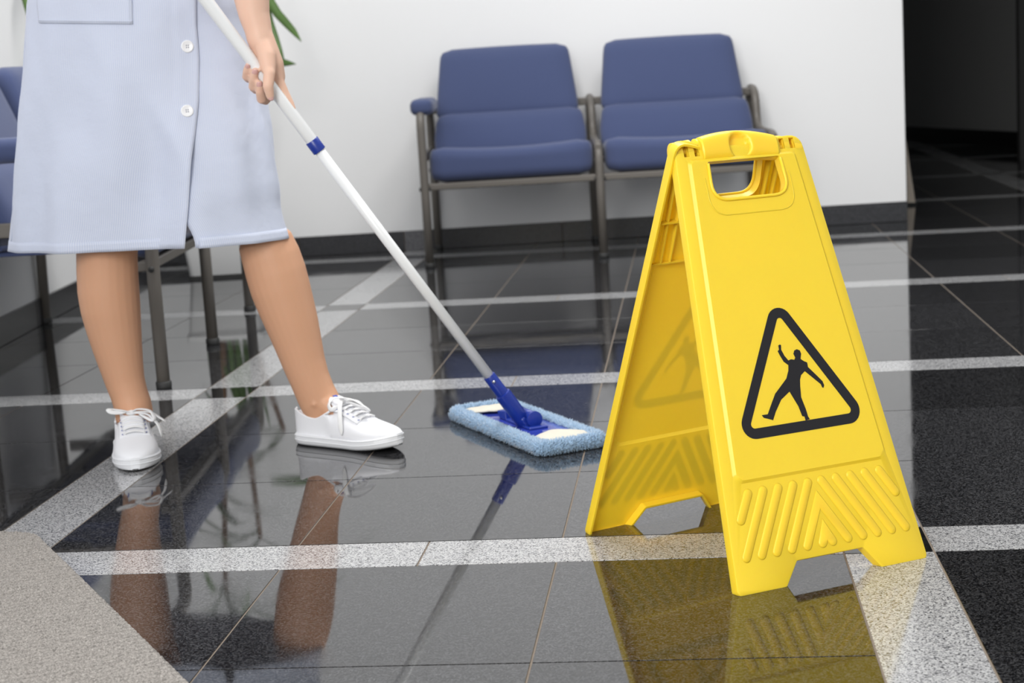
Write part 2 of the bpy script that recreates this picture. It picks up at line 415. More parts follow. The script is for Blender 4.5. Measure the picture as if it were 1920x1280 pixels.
# ------------------------------------------------------------------ two-seat upholstered benches
def cushion(lo, hi, r, shape=None, n=10):
    bm = bmesh.new(); bmesh.ops.create_cube(bm, size=1)
    bmesh.ops.subdivide_edges(bm, edges=list(bm.edges), cuts=n, use_grid_fill=True)
    c = [(lo[i]+hi[i])/2 for i in range(3)]; h = [(hi[i]-lo[i])/2 for i in range(3)]
    for v in bm.verts:
        q = [v.co[i]*2 for i in range(3)]; p = [q[i]*h[i] for i in range(3)]
        inn = [max(-h[i]+r, min(h[i]-r, p[i])) for i in range(3)]
        # push boundary samples outwards so that the rounded edge is well sampled
        dlt = V([p[i]-inn[i] for i in range(3)])
        if dlt.length > 1e-9:
            p2 = V(inn)+dlt.normalized()*r
        else: p2 = V(p)
        x = V([c[i]+p2[i] for i in range(3)])
        v.co = shape(x, q) if shape else x
    mb = MB(); bm.verts.index_update(); mb.add([v.co.copy() for v in bm.verts], [[v.index for v in f.verts] for f in bm.faces]); bm.free()
    return mb
PITCHW = .628
def make_bench():
    root = empty('two_seat_bench')
    for k in range(3):
        s = k*PITCHW; r = .0155
        def bend(P, Q, S, n=7):                # rounded corner from P round Q to S
            P, Q, S = V(P), V(Q), V(S); return [tuple((1-t)**2*P+2*t*(1-t)*Q+t*t*S) for t in [i/n for i in range(n+1)]]
        if k == 0:                             # end frame that carries the arm rest
            path = [(s, 0, .0), (s, 0, .25)]+bend((s, -.004, .49), (s, -.004, .562), (s, .07, .562))+[(s, .25, .562)]
        else:                                  # frames that run below the seat edge and rise behind it
            path = [(s, 0, .0), (s, 0, .25)]+bend((s, 0, .34), (s, 0, .40), (s, .07, .405))+[(s, .25, .405)]
            path += bend((s, .36, .41), (s, .43, .412), (s, .445, .47))+[(s, .452, .50)]
        path += bend((s, .555 if k == 0 else .46, .562 if k == 0 else .52), (s, .555 if k == 0 else .47, .562), (s, .565, .562), 4)
        path += bend((s, .575, .562), (s, .625, .562), (s, .625, .50))+[(s, .628, .25), (s, .634, 0.0)]
        fr = MB().tube(path, r, 14, ref=(1, 0, 0)).build('leg_frame', M_metal, root)
        for y in (0, .634):
            MB().lathe([(.0175, 0), (.0185, .003), (.0185, .016), (.0165, .018)], 14, Matrix.Translation((s, y, 0))).build('foot_cap', M_cap, fr)
        MB().box((s-.008, .0, .374), (s+.008, .60, .408)).build('side_rail', M_metal, root, sm=False, bevel=.003)
        MB().tube([(s-.02, .0, .283), (s+.02, .0, .283)], .007, 10).build('bolt', M_cap, root)
    MB().box((-.005, .004, .277), (2*PITCHW+.005, .034, .301)).build('front_rail', M_metal, root, sm=False, bevel=.004)
    MB().box((-.005, .40, .318), (2*PITCHW+.005, .425, .336)).build('rear_rail', M_metal, root, sm=False, bevel=.004)
    MB().box((-.005, .512, .535), (2*PITCHW+.005, .54, .565)).build('back_rail', M_metal, root, sm=False, bevel=.004)
    for k in range(2):
        o = k*PITCHW
        def seat(x, q):
            t = (x.x-o-.314)/.29
            if q[2] > 0: x.z += -.016*(1-t*t)*smooth((q[2]+.2)/1.2)+.010*q[2]*(1-q[1])*.5
            x.z -= .03*smooth(x.y/.45)*(q[2] > 0)
            x.z += .036*smooth((x.y-.03)/.12)*(q[2] < 0)
            return x
        cushion((o+.022, -.012, .301), (o+.608, .46, .424), .04, seat).build('seat_cushion', M_fabric, root)
        def lum(x, q):
            x.y += (x.z-.42)*.45; x.y -= .014*(1-q[0]**2)*(1-q[2]**2)*(q[1] < 0)
            if q[2] > 0: x.x += (o+.314-x.x)*.05*q[2]
            return x
        cushion((o+.026, .33, .36), (o+.602, .42, .538), .036, lum).build('lumbar_cushion', M_fabric, root)
        def bk(x, q):
            t = (x.z-.51)/.27
            x.x = o+.314+(x.x-o-.314)*lerp(1.0, .885, t)-.004
            x.y += (x.z-.51)*.36; x.y -= .012*(1-q[0]**2)*(1-q[2]**2)*(q[1] < 0)
            x.z += .004*(1-q[0]**2)*q[2]
            return x
        cushion((o+.036, .395, .512), (o+.588, .46, .775), .034, bk).build('back_cushion', M_fabric, root)
        MB().box((o+.07, .47, .50), (o+.55, .482, .68)).build('back_shell', M_metal, root, sm=False, bevel=.004)
        MB().box((o+.04, .10, .326), (o+.59, .42, .339)).build('seat_board', M_fabric, root, sm=False, bevel=.004)
    cushion((-.036, .004, .545), (.048, .38, .603), .024).build('arm_pad', M_fabric, root)
    return root
def copy_tree(o, parent=None):
    c = o.copy(); col.objects.link(c); c.parent = parent
    for ch in list(o.children): copy_tree(ch, c)
    return c
bench = make_bench()
bench.location = (.169*T, 8.804*T, 0); bench.rotation_euler.z = WA
tag(bench, 'blue upholstered two-seat bench with grey steel legs against the back wall', 'bench', 'waiting room benches')
b2 = copy_tree(bench)
b2.location = (-.588*T, 3.364*T, 0); b2.rotation_euler.z = WA+math.pi/2
tag(b2, 'blue two-seat bench along the left wall, mostly hidden behind the dress', 'bench', 'waiting room benches')

# ------------------------------------------------------------------ warning sign
A = V((1.0507, -.2965, 0)); B = V((1.3084, -.1501, 0)); F = V((.8317, .0229, 0)); FR = V((1.0714, .1970, 0))
MC = (A+B+F+FR)/4
ud = ((B-A).normalized()+(FR-F).normalized()).normalized(); nd = V((-ud.y, ud.x, 0))
sign = empty('wet_floor_sign', MC)
tag(sign, 'yellow folding floor sign with a black slipping figure in a triangle', 'warning sign')
HZ = .580
def frame(p0, p1, off):
    ex = (p1-p0).normalized(); mid = (p0+p1)/2; H = MC+V((0, 0, HZ))+nd*off
    ey = H-mid; ey = (ey-ex*ey.dot(ex)).normalized(); ez = ex.cross(ey); return mid, ex, ey, ez
def build_panel(p0, p1, off, shear, front):
    mid, ex, ey, ez = frame(p0, p1, off)
    def mp(x, h, z): return mid+ex*((x+shear*h)/1000)+ey*(h/1000)+ez*(z/1000)
    hw = lambda h: 148.5-.082*h
    TOP = 606; tl = 8 if front else 0; tr = 0 if front else 8
    out = roundpoly([(-148.5, 0), (-77, 0), (-53, 32), (53, 32), (77, 0), (148.5, 0), (hw(TOP), TOP+tr), (62, 604.5), (60, 598), (-60, 598), (-62, 604.5), (-hw(TOP), TOP+tl)], [7, 5, 5, 5, 5, 7, 20, 0, 0, 0, 0, 20], 5)
    hole = roundpoly([(-61, 523), (61, 523), (57, 578), (-57, 578)], [24, 24, 3, 3], 7)
    slots = [[(c-4, 588), (c+4, 588), (c+4, 605-2), (c-4, 605-2)] for c in (-84.5, -68, 68, 84.5)]
    fi = lambda h: hw(h)-15
    f0 = roundpoly([(-fi(142), 142), (fi(142), 142), (fi(584), 584), (-fi(584), 584)], [12, 12, 8, 8], 6)
    f1 = roundpoly([(-fi(146)+4, 146), (fi(146)-4, 146), (fi(580)-4, 580), (-fi(580)+4, 580)], [10, 10, 6, 6], 6)
    mb = MB(); TH = 2.4; RISE = 3.6
    for sgn, dz in ((1, 0), (-1, -TH)):
        v_, f_ = fill([out, f0]+slots)
        mb.add([mp(p[0], p[1], dz) for p in v_], f_ if sgn > 0 else [f[::-1] for f in f_])
        v_, f_ = fill([f1, hole])
        mb.add([mp(p[0], p[1], dz+RISE) for p in v_], f_ if sgn > 0 else [f[::-1] for f in f_])
        n = len(f0)
        mb.add([mp(*p, dz) for p in f0]+[mp(*p, dz+RISE) for p in f1], [(i, (i+1) % n, (i+1) % n+n, i+n) for i in range(n)])
    for lp, a, b_ in [(hole, RISE, -11)]+[(s, 0, -TH) for s in slots]:
        n = len(lp); mb.add([mp(*p, a) for p in lp]+[mp(*p, b_) for p in lp], [(i, (i+1) % n, (i+1) % n+n, i+n) for i in range(n)])
    # deep edge flange: outer bevel, side, inner return
    n = len(out); cx = [(p[0], p[1]) for p in out]
    def off2(lp, d_):
        res = []
        for i in range(len(lp)):
            a = V(lp[i-1]); b_ = V(lp[i]); c = V(lp[(i+1) % len(lp)])
            t = (c-a).normalized(); res.append((b_.x+t.y*d_, b_.y-t.x*d_))
        return res
    o1 = off2(out, 2.0); ii = off2(out, -1.5)
    rings = [[mp(*p, 0) for p in out], [mp(*p, -.8) for p in off2(out, 1.4)], [mp(*p, -2.6) for p in o1], [mp(*p, -15) for p in o1], [mp(*p, -15) for p in ii], [mp(*p, -TH) for p in ii]]
    mb.rings(rings, cap=False)
    o = mb.build('sign_panel', M_yellow, sign, sm=True, world=True); weld(o, 2e-5); o.data.set_sharp_from_angle(angle=math.radians(38))
    o['label'] = 'front panel facing the viewer' if front else 'rear panel seen from its hollow inside'
    # raised lip round the hand hole
    lip = [mp(p[0], p[1], RISE+.3) for p in [hole[-1]]+hole[:-15]]
    MB().tube(lip, .0024, 8).build('hole_lip', M_yellow, o, world=True)
    # shallow collar below the hand hole
    c1 = roundpoly([(-67, 556), (-67, 502), (67, 502), (67, 556)], [0, 30, 30, 0], 8)
    MB().tube([mp(p[0], p[1], RISE) for p in c1], .0009, 8).build('hole_collar', M_yellow, o, world=True)
    # inside stiffening ribs near the top
    rib = MB()
    for x in (-72, -88, 72, 88):
        rib.add([mp(x-1, 430, -1), mp(x+1, 430, -1), mp(x+1, 580, -1), mp(x-1, 580, -1), mp(x-1, 430, -5), mp(x+1, 430, -5), mp(x+1, 580, -12), mp(x-1, 580, -12)],
                [(0,3,2,1),(4,5,6,7),(0,1,5,4),(1,2,6,5),(2,3,7,6),(3,0,4,7)])
    for h in (495,):
        for s in (-1, 1):
            x0, x1 = s*64, s*(hw(h)-2)
            rib.add([mp(x0, h-1, -1), mp(x1, h-1, -1), mp(x1, h+1, -1), mp(x0, h+1, -1), mp(x0, h-1, -11), mp(x1, h-1, -11), mp(x1, h+1, -11), mp(x0, h+1, -11)],
                    [(0,3,2,1),(4,5,6,7),(0,1,5,4),(1,2,6,5),(2,3,7,6),(3,0,4,7)])
    rib.add([mp(-hw(432)+2, 431, -1), mp(hw(432)-2, 431, -1), mp(hw(432)-2, 433, -1), mp(-hw(432)+2, 433, -1), mp(-hw(432)+2, 431, -6), mp(hw(432)-2, 431, -6), mp(hw(432)-2, 433, -6), mp(-hw(432)+2, 433, -6)],
            [(0,3,2,1),(4,5,6,7),(0,1,5,4),(1,2,6,5),(2,3,7,6),(3,0,4,7)])
    rib.build('stiffening_rib', M_yellow, o, sm=False, world=True)
    # embossed grip bars above the feet
    def capsule_chain(pts, r=6.2):
        loop = []
        def side(seq):
            out_ = []
            for i, p in enumerate(seq):
                p = V(p)
                if i == 0: t = (V(seq[1])-p).normalized(); nr = V((-t.y, t.x)); out_ += [p+nr*r]
                elif i == len(seq)-1:
                    t = (p-V(seq[-2])).normalized(); nr = V((-t.y, t.x))
                    for k in range(9):
                        a = math.pi*k/8; out_.append(p+nr*r*math.cos(a)+t*r*math.sin(a))
                else:
                    t1 = (p-V(seq[i-1])).normalized(); t2 = (V(seq[i+1])-p).normalized()
                    n1 = V((-t1.y, t1.x)); n2 = V((-t2.y, t2.x)); bi = (n1+n2).normalized(); k = 1/max(.35, bi.dot(n1))
                    out_.append(p+bi*r*k)
            return out_
        return side(pts)[0:]+side(pts[::-1])[0:]
    bars = []
    for s in (-1, 1):
        bars += [[(s*104, 128), (s*122.5, 95.5)]]
        for q in range(4): bars.append([(s*(80.5-23.3*q), 128.4), (s*(126.2-23.3*q), 46.6)])
    bars += [[(-32.2, 46.7), (-2+1.5, 104), (32.2, 46.7)], [(-8.2, 46.5), (-.5, 63), (7.6, 46.5)]]
    for bsq in bars:
        big = capsule_chain(bsq, 6.6); sm_ = capsule_chain(bsq, 5.0); n = len(big)
        k = MB(); v_, f_ = fill([sm_]); 
        rr = MB().rings([[mp(p[0], p[1], -1) for p in big], [mp(p[0], p[1], .05) for p in big], [mp(p[0], p[1], 1.5) for p in sm_]], cap=False)
        rr.add([mp(p[0], p[1], 1.5) for p in v_], f_)
        g_ = rr.build('grip_bar', M_yellow, o, world=True); weld(g_, 1e-6); g_.data.set_sharp_from_angle(angle=math.radians(50))
    # printed warning triangle and slipping man
    cs = [(-.5, 348, 19), (73.5, 216, 19.5), (-73.5, 216, 19.5)]
    def tri(dr):
        L_ = []
        for (cx_, cy_, r_), (a0, a1) in zip(cs, ((152, 28), (28, -90), (270, 152))): L_ += arcpts(cx_, cy_, r_-dr, a0, a1, 10)
        return L_
    z0 = RISE+.05
    plate(MB(), [tri(0), tri(14)], z0, z0+.25, mp).build('warning_triangle', M_print, o, sm=False, world=True)
    man = [(-14.9,316.1),(-12.5,317),(-10.7,316.0),(-12.0,309.8),(-9.0,301.0),(-4.4,294.0),(0,295),(5.1,293.7),(7.2,296.5),(5.6,301.9),(8.0,306.2),(12.3,307.4),(16.6,305.2),(17.4,300.4),(14.9,293.6),(19.2,290.0),(23.9,287.6),(23.8,281.1),(35.0,267.6),(41.6,259.3),(42.9,253.5),(41,250.2),(39.2,250.9),(38.0,255.6),(29.0,264.7),(17.5,276.4),(10.4,271.8),(7.2,265.7),(5.3,256.8),(3.2,242.3),(6.5,225.4),(7.6,215.1),(9.4,211.2),(2.5,210.5),(2.0,215.9),(-1.3,216.9),(-3.9,230.5),(-12.8,252.2),(-28.3,243.0),(-40.3,228.2),(-47.0,217.7),(-53.6,220.4),(-60.3,222.8),(-62.5,226.7),(-53.1,226.7),(-46.6,236.3),(-35.5,252.1),(-23.8,261.6),(-13.3,270.2),(-7.6,280.5),(-5.9,287.7),(-12.0,293.1),(-16.0,302.8),(-17.7,308.5),(-15.3,310.1)]
    man = [(x+.012*h, h) for x, h in man]
    plate(MB(), [man], z0, z0+.25, mp).build('slipping_figure', M_print, o, sm=False, world=True)
    return mid, ex, ey, ez, mp
near = build_panel(A, B, -.006, -.012, True)
rear = build_panel(FR, F, .006, 0, False)
# moulded handle bar on the front panel with its thumb dimple; the arch on top closes the hinge
mid, ex, ey, ez, mp = near
NU, NV = 72, 28; rows = []
for i in range(NU+1):
    x = lerp(-59, 59, i/NU); e_ = abs(x)/59
    hc = 600.5-.042*x-5.0*e_**2; ry = 21-3.2*e_**2; rz = 13.5; ring = []
    for j in range(NV):
        a = 2*math.pi*j/NV; hh = hc+ry*math.copysign(abs(math.sin(a))**.8, math.sin(a)); zz = -8.5+rz*math.copysign(abs(math.cos(a))**.8, math.cos(a))
        dd = math.hypot(x-0, (hh-599)*1.0)
        if math.cos(a) > -.2 and dd < 19: zz -= 8.5*smooth((19-dd)/6)*max(0, math.cos(a)+.2)
        ring.append(mp(x, hh, zz))
    rows.append(ring)
hb = MB().rings(rows).build('handle_bar', M_yellow, sign, world=True); hb['label'] = 'rounded carrying bar with a thumb dimple'
MB().tube([mp(x, 601.5-.042*x-6.5*(abs(x)/100)**2, -17) for x in range(-84, 85, 14)], [.007]+[.0098]*11+[.007], 14, endround=True).build('hinge_spine', M_yellow, sign, world=True)
# hinge barrels at both ends
for s in (-1, 1):
    rows = []
    for x in (59, 62, 98, 101.5, 102.5):
        k = 1 if x < 100 else (.9 if x < 102 else .55); ring = []
        for j in range(20):
            a = 2*math.pi*j/20; ring.append(mp(s*x, 596-2.5*(x-59)/43+14.5*k*math.sin(a)-2.0*(x-59)/43, -12+11.2*k*math.cos(a)))
        rows.append(ring)
    for (xa, xb) in ((59, 64), (72, 80.5), (88.5, 102.5)):
        sub = []
        for x in [xa, xa+.6, lerp(xa, xb, .5), xb-(2.5 if xb > 100 else .6), xb]:
            k = 1 if xa < x < xb else .93
            if x == xb and xb > 100: k = .6
            cz = 598.7-.042*s*x-5.5*((x-59)/43)**1.3
            sub.append([mp(s*x, cz+14.5*k*math.sin(2*math.pi*j/20), -12+12.6*k*math.cos(2*math.pi*j/20)) for j in range(20)])
        MB().rings(sub).build('hinge_knuckle', M_yellow, sign, world=True, auto=40)
    MB().tube([mp(s*60, 597-s*2.5, -12), mp(s*92, 595-s*3.8, -12)], .0055, 12).build('hinge_pin', M_yellow, sign, world=True)

# ------------------------------------------------------------------ flat mop
mop = empty('flat_mop', (1.67*T, 1.75*T, 0))
tag(mop, 'flat mop with white pole, blue joint plate and pale blue fringed pad', 'mop')
c1 = at(840, 786, Z=0); c2 = at(1013, 859, Z=0); c3 = at(1135, 834, Z=0)
lx = (c2-c1); LL = lx.length; lx.normalize(); ly = V((-lx.y, lx.x, 0)); WW = .14
cen = c1+lx*LL/2+ly*WW/2
def ml(x, y, z): return cen+lx*x+ly*y+V((0, 0, z))
# pad body: rounded slab, its rim is a fluffy roll
hl, hw_ = LL/2, WW/2
def rim(dx, n=10): return roundpoly([(-hl+dx, -hw_+dx), (hl-dx, -hw_+dx), (hl-dx, hw_-dx), (-hl+dx, hw_-dx)], max(.004, .026-dx), n)
pad = plate(MB(), [rim(.010)], .001, .012, ml).build('pad', M_pile, mop, sm=False, world=True)
path = [ml(p[0], p[1], .0125) for p in rim(.012)]
N = len(path); dense = []
for i in range(N):
    a, b_ = path[i], path[(i+1) % N]; k = max(1, int((b_-a).length/.006))
    for q in range(k): dense.append(a.lerp(b_, q/k))
roll = MB(); rr = []
for i, p in enumerate(dense):
    t = (dense[(i+1) % len(dense)]-dense[i-1]).normalized(); nr = V((t.y, -t.x, 0)); ring = []
    for j in range(10):
        a = 2*math.pi*j/10; q = p+nr*.0125*math.cos(a)+V((0, 0, .0115*math.sin(a)))
        ring.append(q+(q-p)*noise.noise(q*130)*.35)
    rr.append(ring)
rr.append(rr[0]); roll.rings(rr, cap=False).build('pad_roll', M_pile, pad, world=True)
tuft = MB()
for i in range(12000):
    k = random.random()*len(dense); i0 = int(k); p = dense[i0].lerp(dense[(i0+1) % len(dense)], k-i0)
    t = (dense[(i0+1) % len(dense)]-dense[i0-1]).normalized(); nr = V((t.y, -t.x, 0)); a = random.uniform(-.9, 2.6)
    d_ = nr*math.cos(a)+V((0, 0, math.sin(a))); d_ = (d_+V([random.gauss(0, .45) for _ in range(3)])).normalized()
    q = p+(nr*.0125*math.cos(a)+V((0, 0, .0115*math.sin(a)))); L_ = random.uniform(.004, .009)
    s1 = d_.orthogonal().normalized()*random.uniform(.001, .002); s2 = d_.cross(s1)
    tip = q+d_*L_; tip.z = max(tip.z, .0006)
    q.z = max(q.z, .0012)
    tuft.add([q+s1, q-s1*.5+s2*.8, q-s1*.5-s2*.8, tip], [(0, 1, 3), (1, 2, 3), (2, 0, 3)])
tag(tuft.build('microfibre_tufts', M_pile, pad, world=True), kind='stuff')
# plate, pockets
pl = plate(MB(), [roundpoly([(-.165, -.05), (.165, -.05), (.165, .05), (-.165, .05)], .008)], .0135, .018, ml).build('joint_plate', M_bluel, mop, sm=False, bevel=.001, world=True)
for sx_ in (-1, 1):
    e0, e1 = sx_*(hl-.022), sx_*(hl-.022-.078)
    rows = []
    for i in range(11):
        t = i/10; row = []
        for j in range(13):
            y = lerp(-.054, .054, j/12); xin = lerp(e0, e1+sx_*abs(y)*.55, t)
            z = .0215+.006*math.sin(math.pi*t*.9)*(1-(y/.06)**2)*(1+.6*t)+.0012*noise.noise(V((xin*60, y*60, 3)))
            row.append(ml(xin, y, z))
        rows.append(row)
    o = MB().rings(rows, cap=False, closed=False).build('pocket_flap', M_canvas, mop, world=True)
    so = o.modifiers.new('thick', 'SOLIDIFY'); so.thickness = .0016
# pole geometry
PL = at(919, 707, Y=1.70*T); PU = at(386, 0, Y=1.27*T); pd = (PU-PL).normalized()
def pp(t): return PL+pd*t                  # distance along the pole from the top of the socket
HINGE = ml(.012, .0, .038)
Lp = (PU-PL).length
tc = (at(585, 271, Y=1.45*T)-PL).dot(pd)
MB().tube([pp(-.02), pp(tc)], .0096, 20).build('lower_pole', M_white, mop, world=True)
up = [tc-.012, tc+.1, tc+.2, tc+.33, tc+.42, tc+.6, tc+.72]
ur = [.0108, .0108, .0110, .0118, .0140, .0150, .0150]
MB().tube([pp(t) for t in up], ur, 20, endround=True).build('upper_pole', M_white, mop, world=True)
MB().tube([pp(tc-.016), pp(tc-.0155), pp(tc+.007), pp(tc+.008)], [.0118, .0126, .0126, .0118], 20).build('locking_collar', M_blue, mop, world=True, auto=40)
# socket follows the pole, then bends into the joint
J0 = pp(-.115)
sk = MB().tube([pp(.004), pp(.003), pp(-.040), pp(-.041), pp(-.046), pp(-.112), J0], [.0112, .0118, .0124, .0155, .0160, .0150, .0135], 20).build('socket', M_blue, mop, world=True, auto=40)
MB().lathe([(.0001, .0), (.0026, .0004), (.003, .0026), (.0001, .004)], 12, Matrix.Translation(pp(-.008)+ (CAM-pp(-.008)).normalized().cross(pd).cross(pd).normalized()*-.0118+V((0,0,0))) @ ((CAM-pp(0)).normalized().to_track_quat('Z', 'Y').to_matrix().to_4x4())).build('spring_button', M_chrome, sk, world=True)
jt = (HINGE-J0)
sd = pd.cross(V((0, 0, 1))).normalized()
for s in (-1, 1):
    MB().tube([J0+sd*s*.011+pd*.012, J0+sd*s*.011-pd*.014], .0065, 10, endround=True).build('fork', M_blue, mop, world=True)
J1 = J0-pd*.012
MB().tube([J1-sd*.02, J1+sd*.02], .0065, 14).build('fork_pin', M_blue, mop, world=True)
MB().tube([J1, J1.lerp(HINGE, .5), HINGE], [.0075, .009, .0085], 12).build('knuckle', M_blue, mop, world=True)
MB().tube([HINGE-lx*.034, HINGE+lx*.034], .0105, 18).build('hinge_barrel', M_blue, mop, world=True)
for s in (-1, 1):
    q = ml(.012+s*.036, 0, .034); MB().tube([q-lx*.0035, q-lx*.003, q+lx*.003, q+lx*.0035], [.0148, .0156, .0156, .0148], 22).build('hinge_disc', M_blue, mop, world=True, auto=40)
MB().box((-.055, -.020, 0), (.055, .020, .005), Matrix.Translation(ml(.012, 0, .0175)) @ Matrix((lx, ly, V((0,0,1)))).transposed().to_4x4()).build('hinge_base', M_blue, mop, sm=False, bevel=.003, world=True)
MB().add([ml(-.075,-.018,.018), ml(-.045,-.018,.018), ml(-.045,.018,.018), ml(-.075,.018,.018), ml(-.085,-.018,.032), ml(-.05,-.016,.036), ml(-.05,.016,.036), ml(-.085,.018,.032)],
         [(0,3,2,1),(4,5,6,7),(0,1,5,4),(1,2,6,5),(2,3,7,6),(3,0,4,7)]).build('release_pedal', M_blue, mop, sm=False, bevel=.002, world=True)

# ------------------------------------------------------------------ the cleaner
YB = .73
person = empty('person', (.08, .69, 0))
tag(person, 'person in a pale blue buttoned work dress and white canvas shoes, mopping', 'person')
body = MB()
def rows_to_chain(rows, Yf, depth=1.0, seg=24, back=0.0):
    rings = []
    for (y, xl, xr) in rows:
        Y = Yf(y); c = at((xl+xr)/2, y, Y=Y); r = (at(xr, y, Y=Y)-at(xl, y, Y=Y)).length/2
        rings.append((c, r))
    return rings
def limb(rings, seg=24, depth=None):
    rr = []
    for i, (c, r) in enumerate(rings):
        a = rings[max(i-1, 0)][0]; b_ = rings[min(i+1, len(rings)-1)][0]; t = (b_-a).normalized()
        side = RGT-t*RGT.dot(t); side.normalize(); bk = t.cross(side)
        if bk.y < 0: bk = -bk
        ring = []
        dp = depth(i) if depth else (1, 1)
        for j in range(seg):
            an = 2*math.pi*j/seg; cs_, sn_ = math.cos(an), math.sin(an)
            ring.append(c+side*r*cs_+bk*r*sn_*(dp[1] if sn_ > 0 else dp[0]))
        rr.append(ring)
    body.rings(rr)
# viewer-left leg (faces the camera)
LY = lambda y: interp([(440, .665), (620, .672), (785, .672)], y)
legL = rows_to_chain([(400, 142, 262), (440, 144, 258), (475, 146, 255), (510, 146.5, 256), (545, 148, 258), (580, 154, 260.5), (615, 164, 262.5), (650, 175.5, 264.5), (685, 188, 267), (715, 199, 270), (740, 209, 276), (757, 214, 282), (772, 217.5, 285), (790, 219, 284)], LY)
limb(legL, depth=lambda i: (interp([(0, 1), (9, 1), (12, 1.12)], i), interp([(0, 1.05), (5, 1.2), (9, 1.1), (12, 1.2)], i)))
# viewer-right leg (turned to the right)
RY = lambda y: interp([(440, .688), (600, .694), (780, .690)], y)
legR = rows_to_chain([(425, 458, 518), (450, 446, 547), (480, 453.5, 562), (510, 461.5, 573), (540, 470.5, 581), (575, 485, 589.5), (610, 500.5, 597.5), (645, 515.5, 603.5), (680, 530, 610), (710, 543.5, 618), (735, 554, 628), (752, 561.5, 637), (768, 571, 645), (785, 582, 648)], RY)
limb(legR, depth=lambda i: ((interp([(0, .95), (6, .95), (9, .86), (12, .62), (14, .55)], i),)*2))
# shoe frames: heel point, direction of the toe
def shoe_frame(toe, ang_dir, L_):
    d_ = V((ang_dir[0], ang_dir[1], 0)).normalized(); heel = V((toe.x, toe.y, 0))-d_*L_
    s_ = V((-d_.y, d_.x, 0)); return heel, d_, s_
SHL = shoe_frame(at(251, 889, Z=0)+V((.0, .012, 0)), (.33, -.944), .246)
SHR = shoe_frame(at(752, 846, Z=0), (.872, -.489), .246)
for (heel, d_, s_), ank in ((SHL, legL[-2][0]), (SHR, legR[-2][0])):
    f0 = heel+d_*.052+V((0, 0, .036)); f1 = heel+d_*.10+V((0, 0, .045)); f2 = heel+d_*.165+V((0, 0, .034))
    body.tube([f0, f1, f2], [.017, .024, .018], 14, endround=True)
    body.tube([ank, f1.lerp(f0, .45)], [.024, .019], 16, endround=True)
    body.tube([ank+V((0, 0, .02)), heel+d_*.098+V((0, 0, .055))], [.026, .022], 16, endround=True)
# ankle bones
for px, py, Y, r in ((590, 757, .668, .008),):
    c = at(px, py, Y=Y); body.tube([c, c+V((0, .02, .006))], [r, r], 10, endround=True)
# thighs, pelvis, torso (inside the dress)
def bodytube(a, b_, ra, rb): body.tube([a, b_], [ra, rb], 20, endround=True)
hipL = V((-.10, YB, .80)); hipR = V((.075, YB, .80))
bodytube(legL[1][0], hipL, .050, .075); bodytube(legR[0][0], hipR, .036, .066)
body.tube([V((-.012, YB+.01, .80)), V((-.012, YB+.01, .88)), V((-.012, YB+.01, .98)), V((-.008, YB, 1.06)), V((-.004, YB-.01, 1.16)), V((0, YB-.01, 1.27)), V((0, YB, 1.34))], [.125, .135, .118, .105, .120, .125, .08], 24, flat=.72, ref=(0, 1, 0), endround=True)
body.tube([V((-.17, YB, 1.325)), V((0, YB, 1.35)), V((.17, YB, 1.325))], [.048, .06, .048], 16, endround=True)
body.tube([V((0, YB, 1.33)), V((0, YB-.012, 1.40)), V((0, YB-.02, 1.46))], [.054, .048, .05], 16, endround=True)
# head: skull, jaw, nose, ears, lips, looking down at the mop
hc = V((.005, YB-.04, 1.535))
def ell(c, rx, ry, rz, n=14):
    rr = []
    for i in range(n+1):
        a = math.pi*(.02+.96*i/n); rr.append([c+V((rx*math.sin(a)*math.cos(2*math.pi*j/18), ry*math.sin(a)*math.sin(2*math.pi*j/18), rz*math.cos(a))) for j in range(18)])
    body.rings(rr)
ell(hc+V((0, .012, .012)), .072, .092, .095); ell(hc+V((0, -.03, -.045)), .055, .055, .062); ell(hc+V((0, -.062, -.085)), .024, .022, .018)
body.tube([hc+V((0, -.078, .012)), hc+V((0, -.098, -.022))], [.008, .013], 10, endround=True)
body.tube([hc+V((-.018, -.082, -.055)), hc+V((0, -.088, -.055)), hc+V((.018, -.082, -.055))], [.004, .007, .004], 8, endround=True)
for s in (-1, 1): body.tube([hc+V((s*.072, .012, .015)), hc+V((s*.076, .014, -.02))], [.014, .010], 8, endround=True)
# --- arm and hand that guide the pole (viewer right); the pole passes between thumb and fingers
tz = (at(500, 150, Y=.555)-PL).dot(pd); HY = pp(tz).y
def hp(px, py, near_): return at(px, py, Y=HY-near_)
el = V((.275, .70, 1.09))
wr = hp(486, 66, -.012)
arm_up = [V((.175, YB, 1.32)), V((.225, .725, 1.21)), el]
body.tube(arm_up, [.046, .042, .037], 18, endround=True)
body.tube([el, el.lerp(hp(471, -40, -.02), .6), hp(471.5, 0, -.018), hp(477, 30, -.016), hp(484, 55, -.013), hp(488, 75, -.010)], [.037, .037, .0315, .0275, .0245, .0235], 20, endround=True)
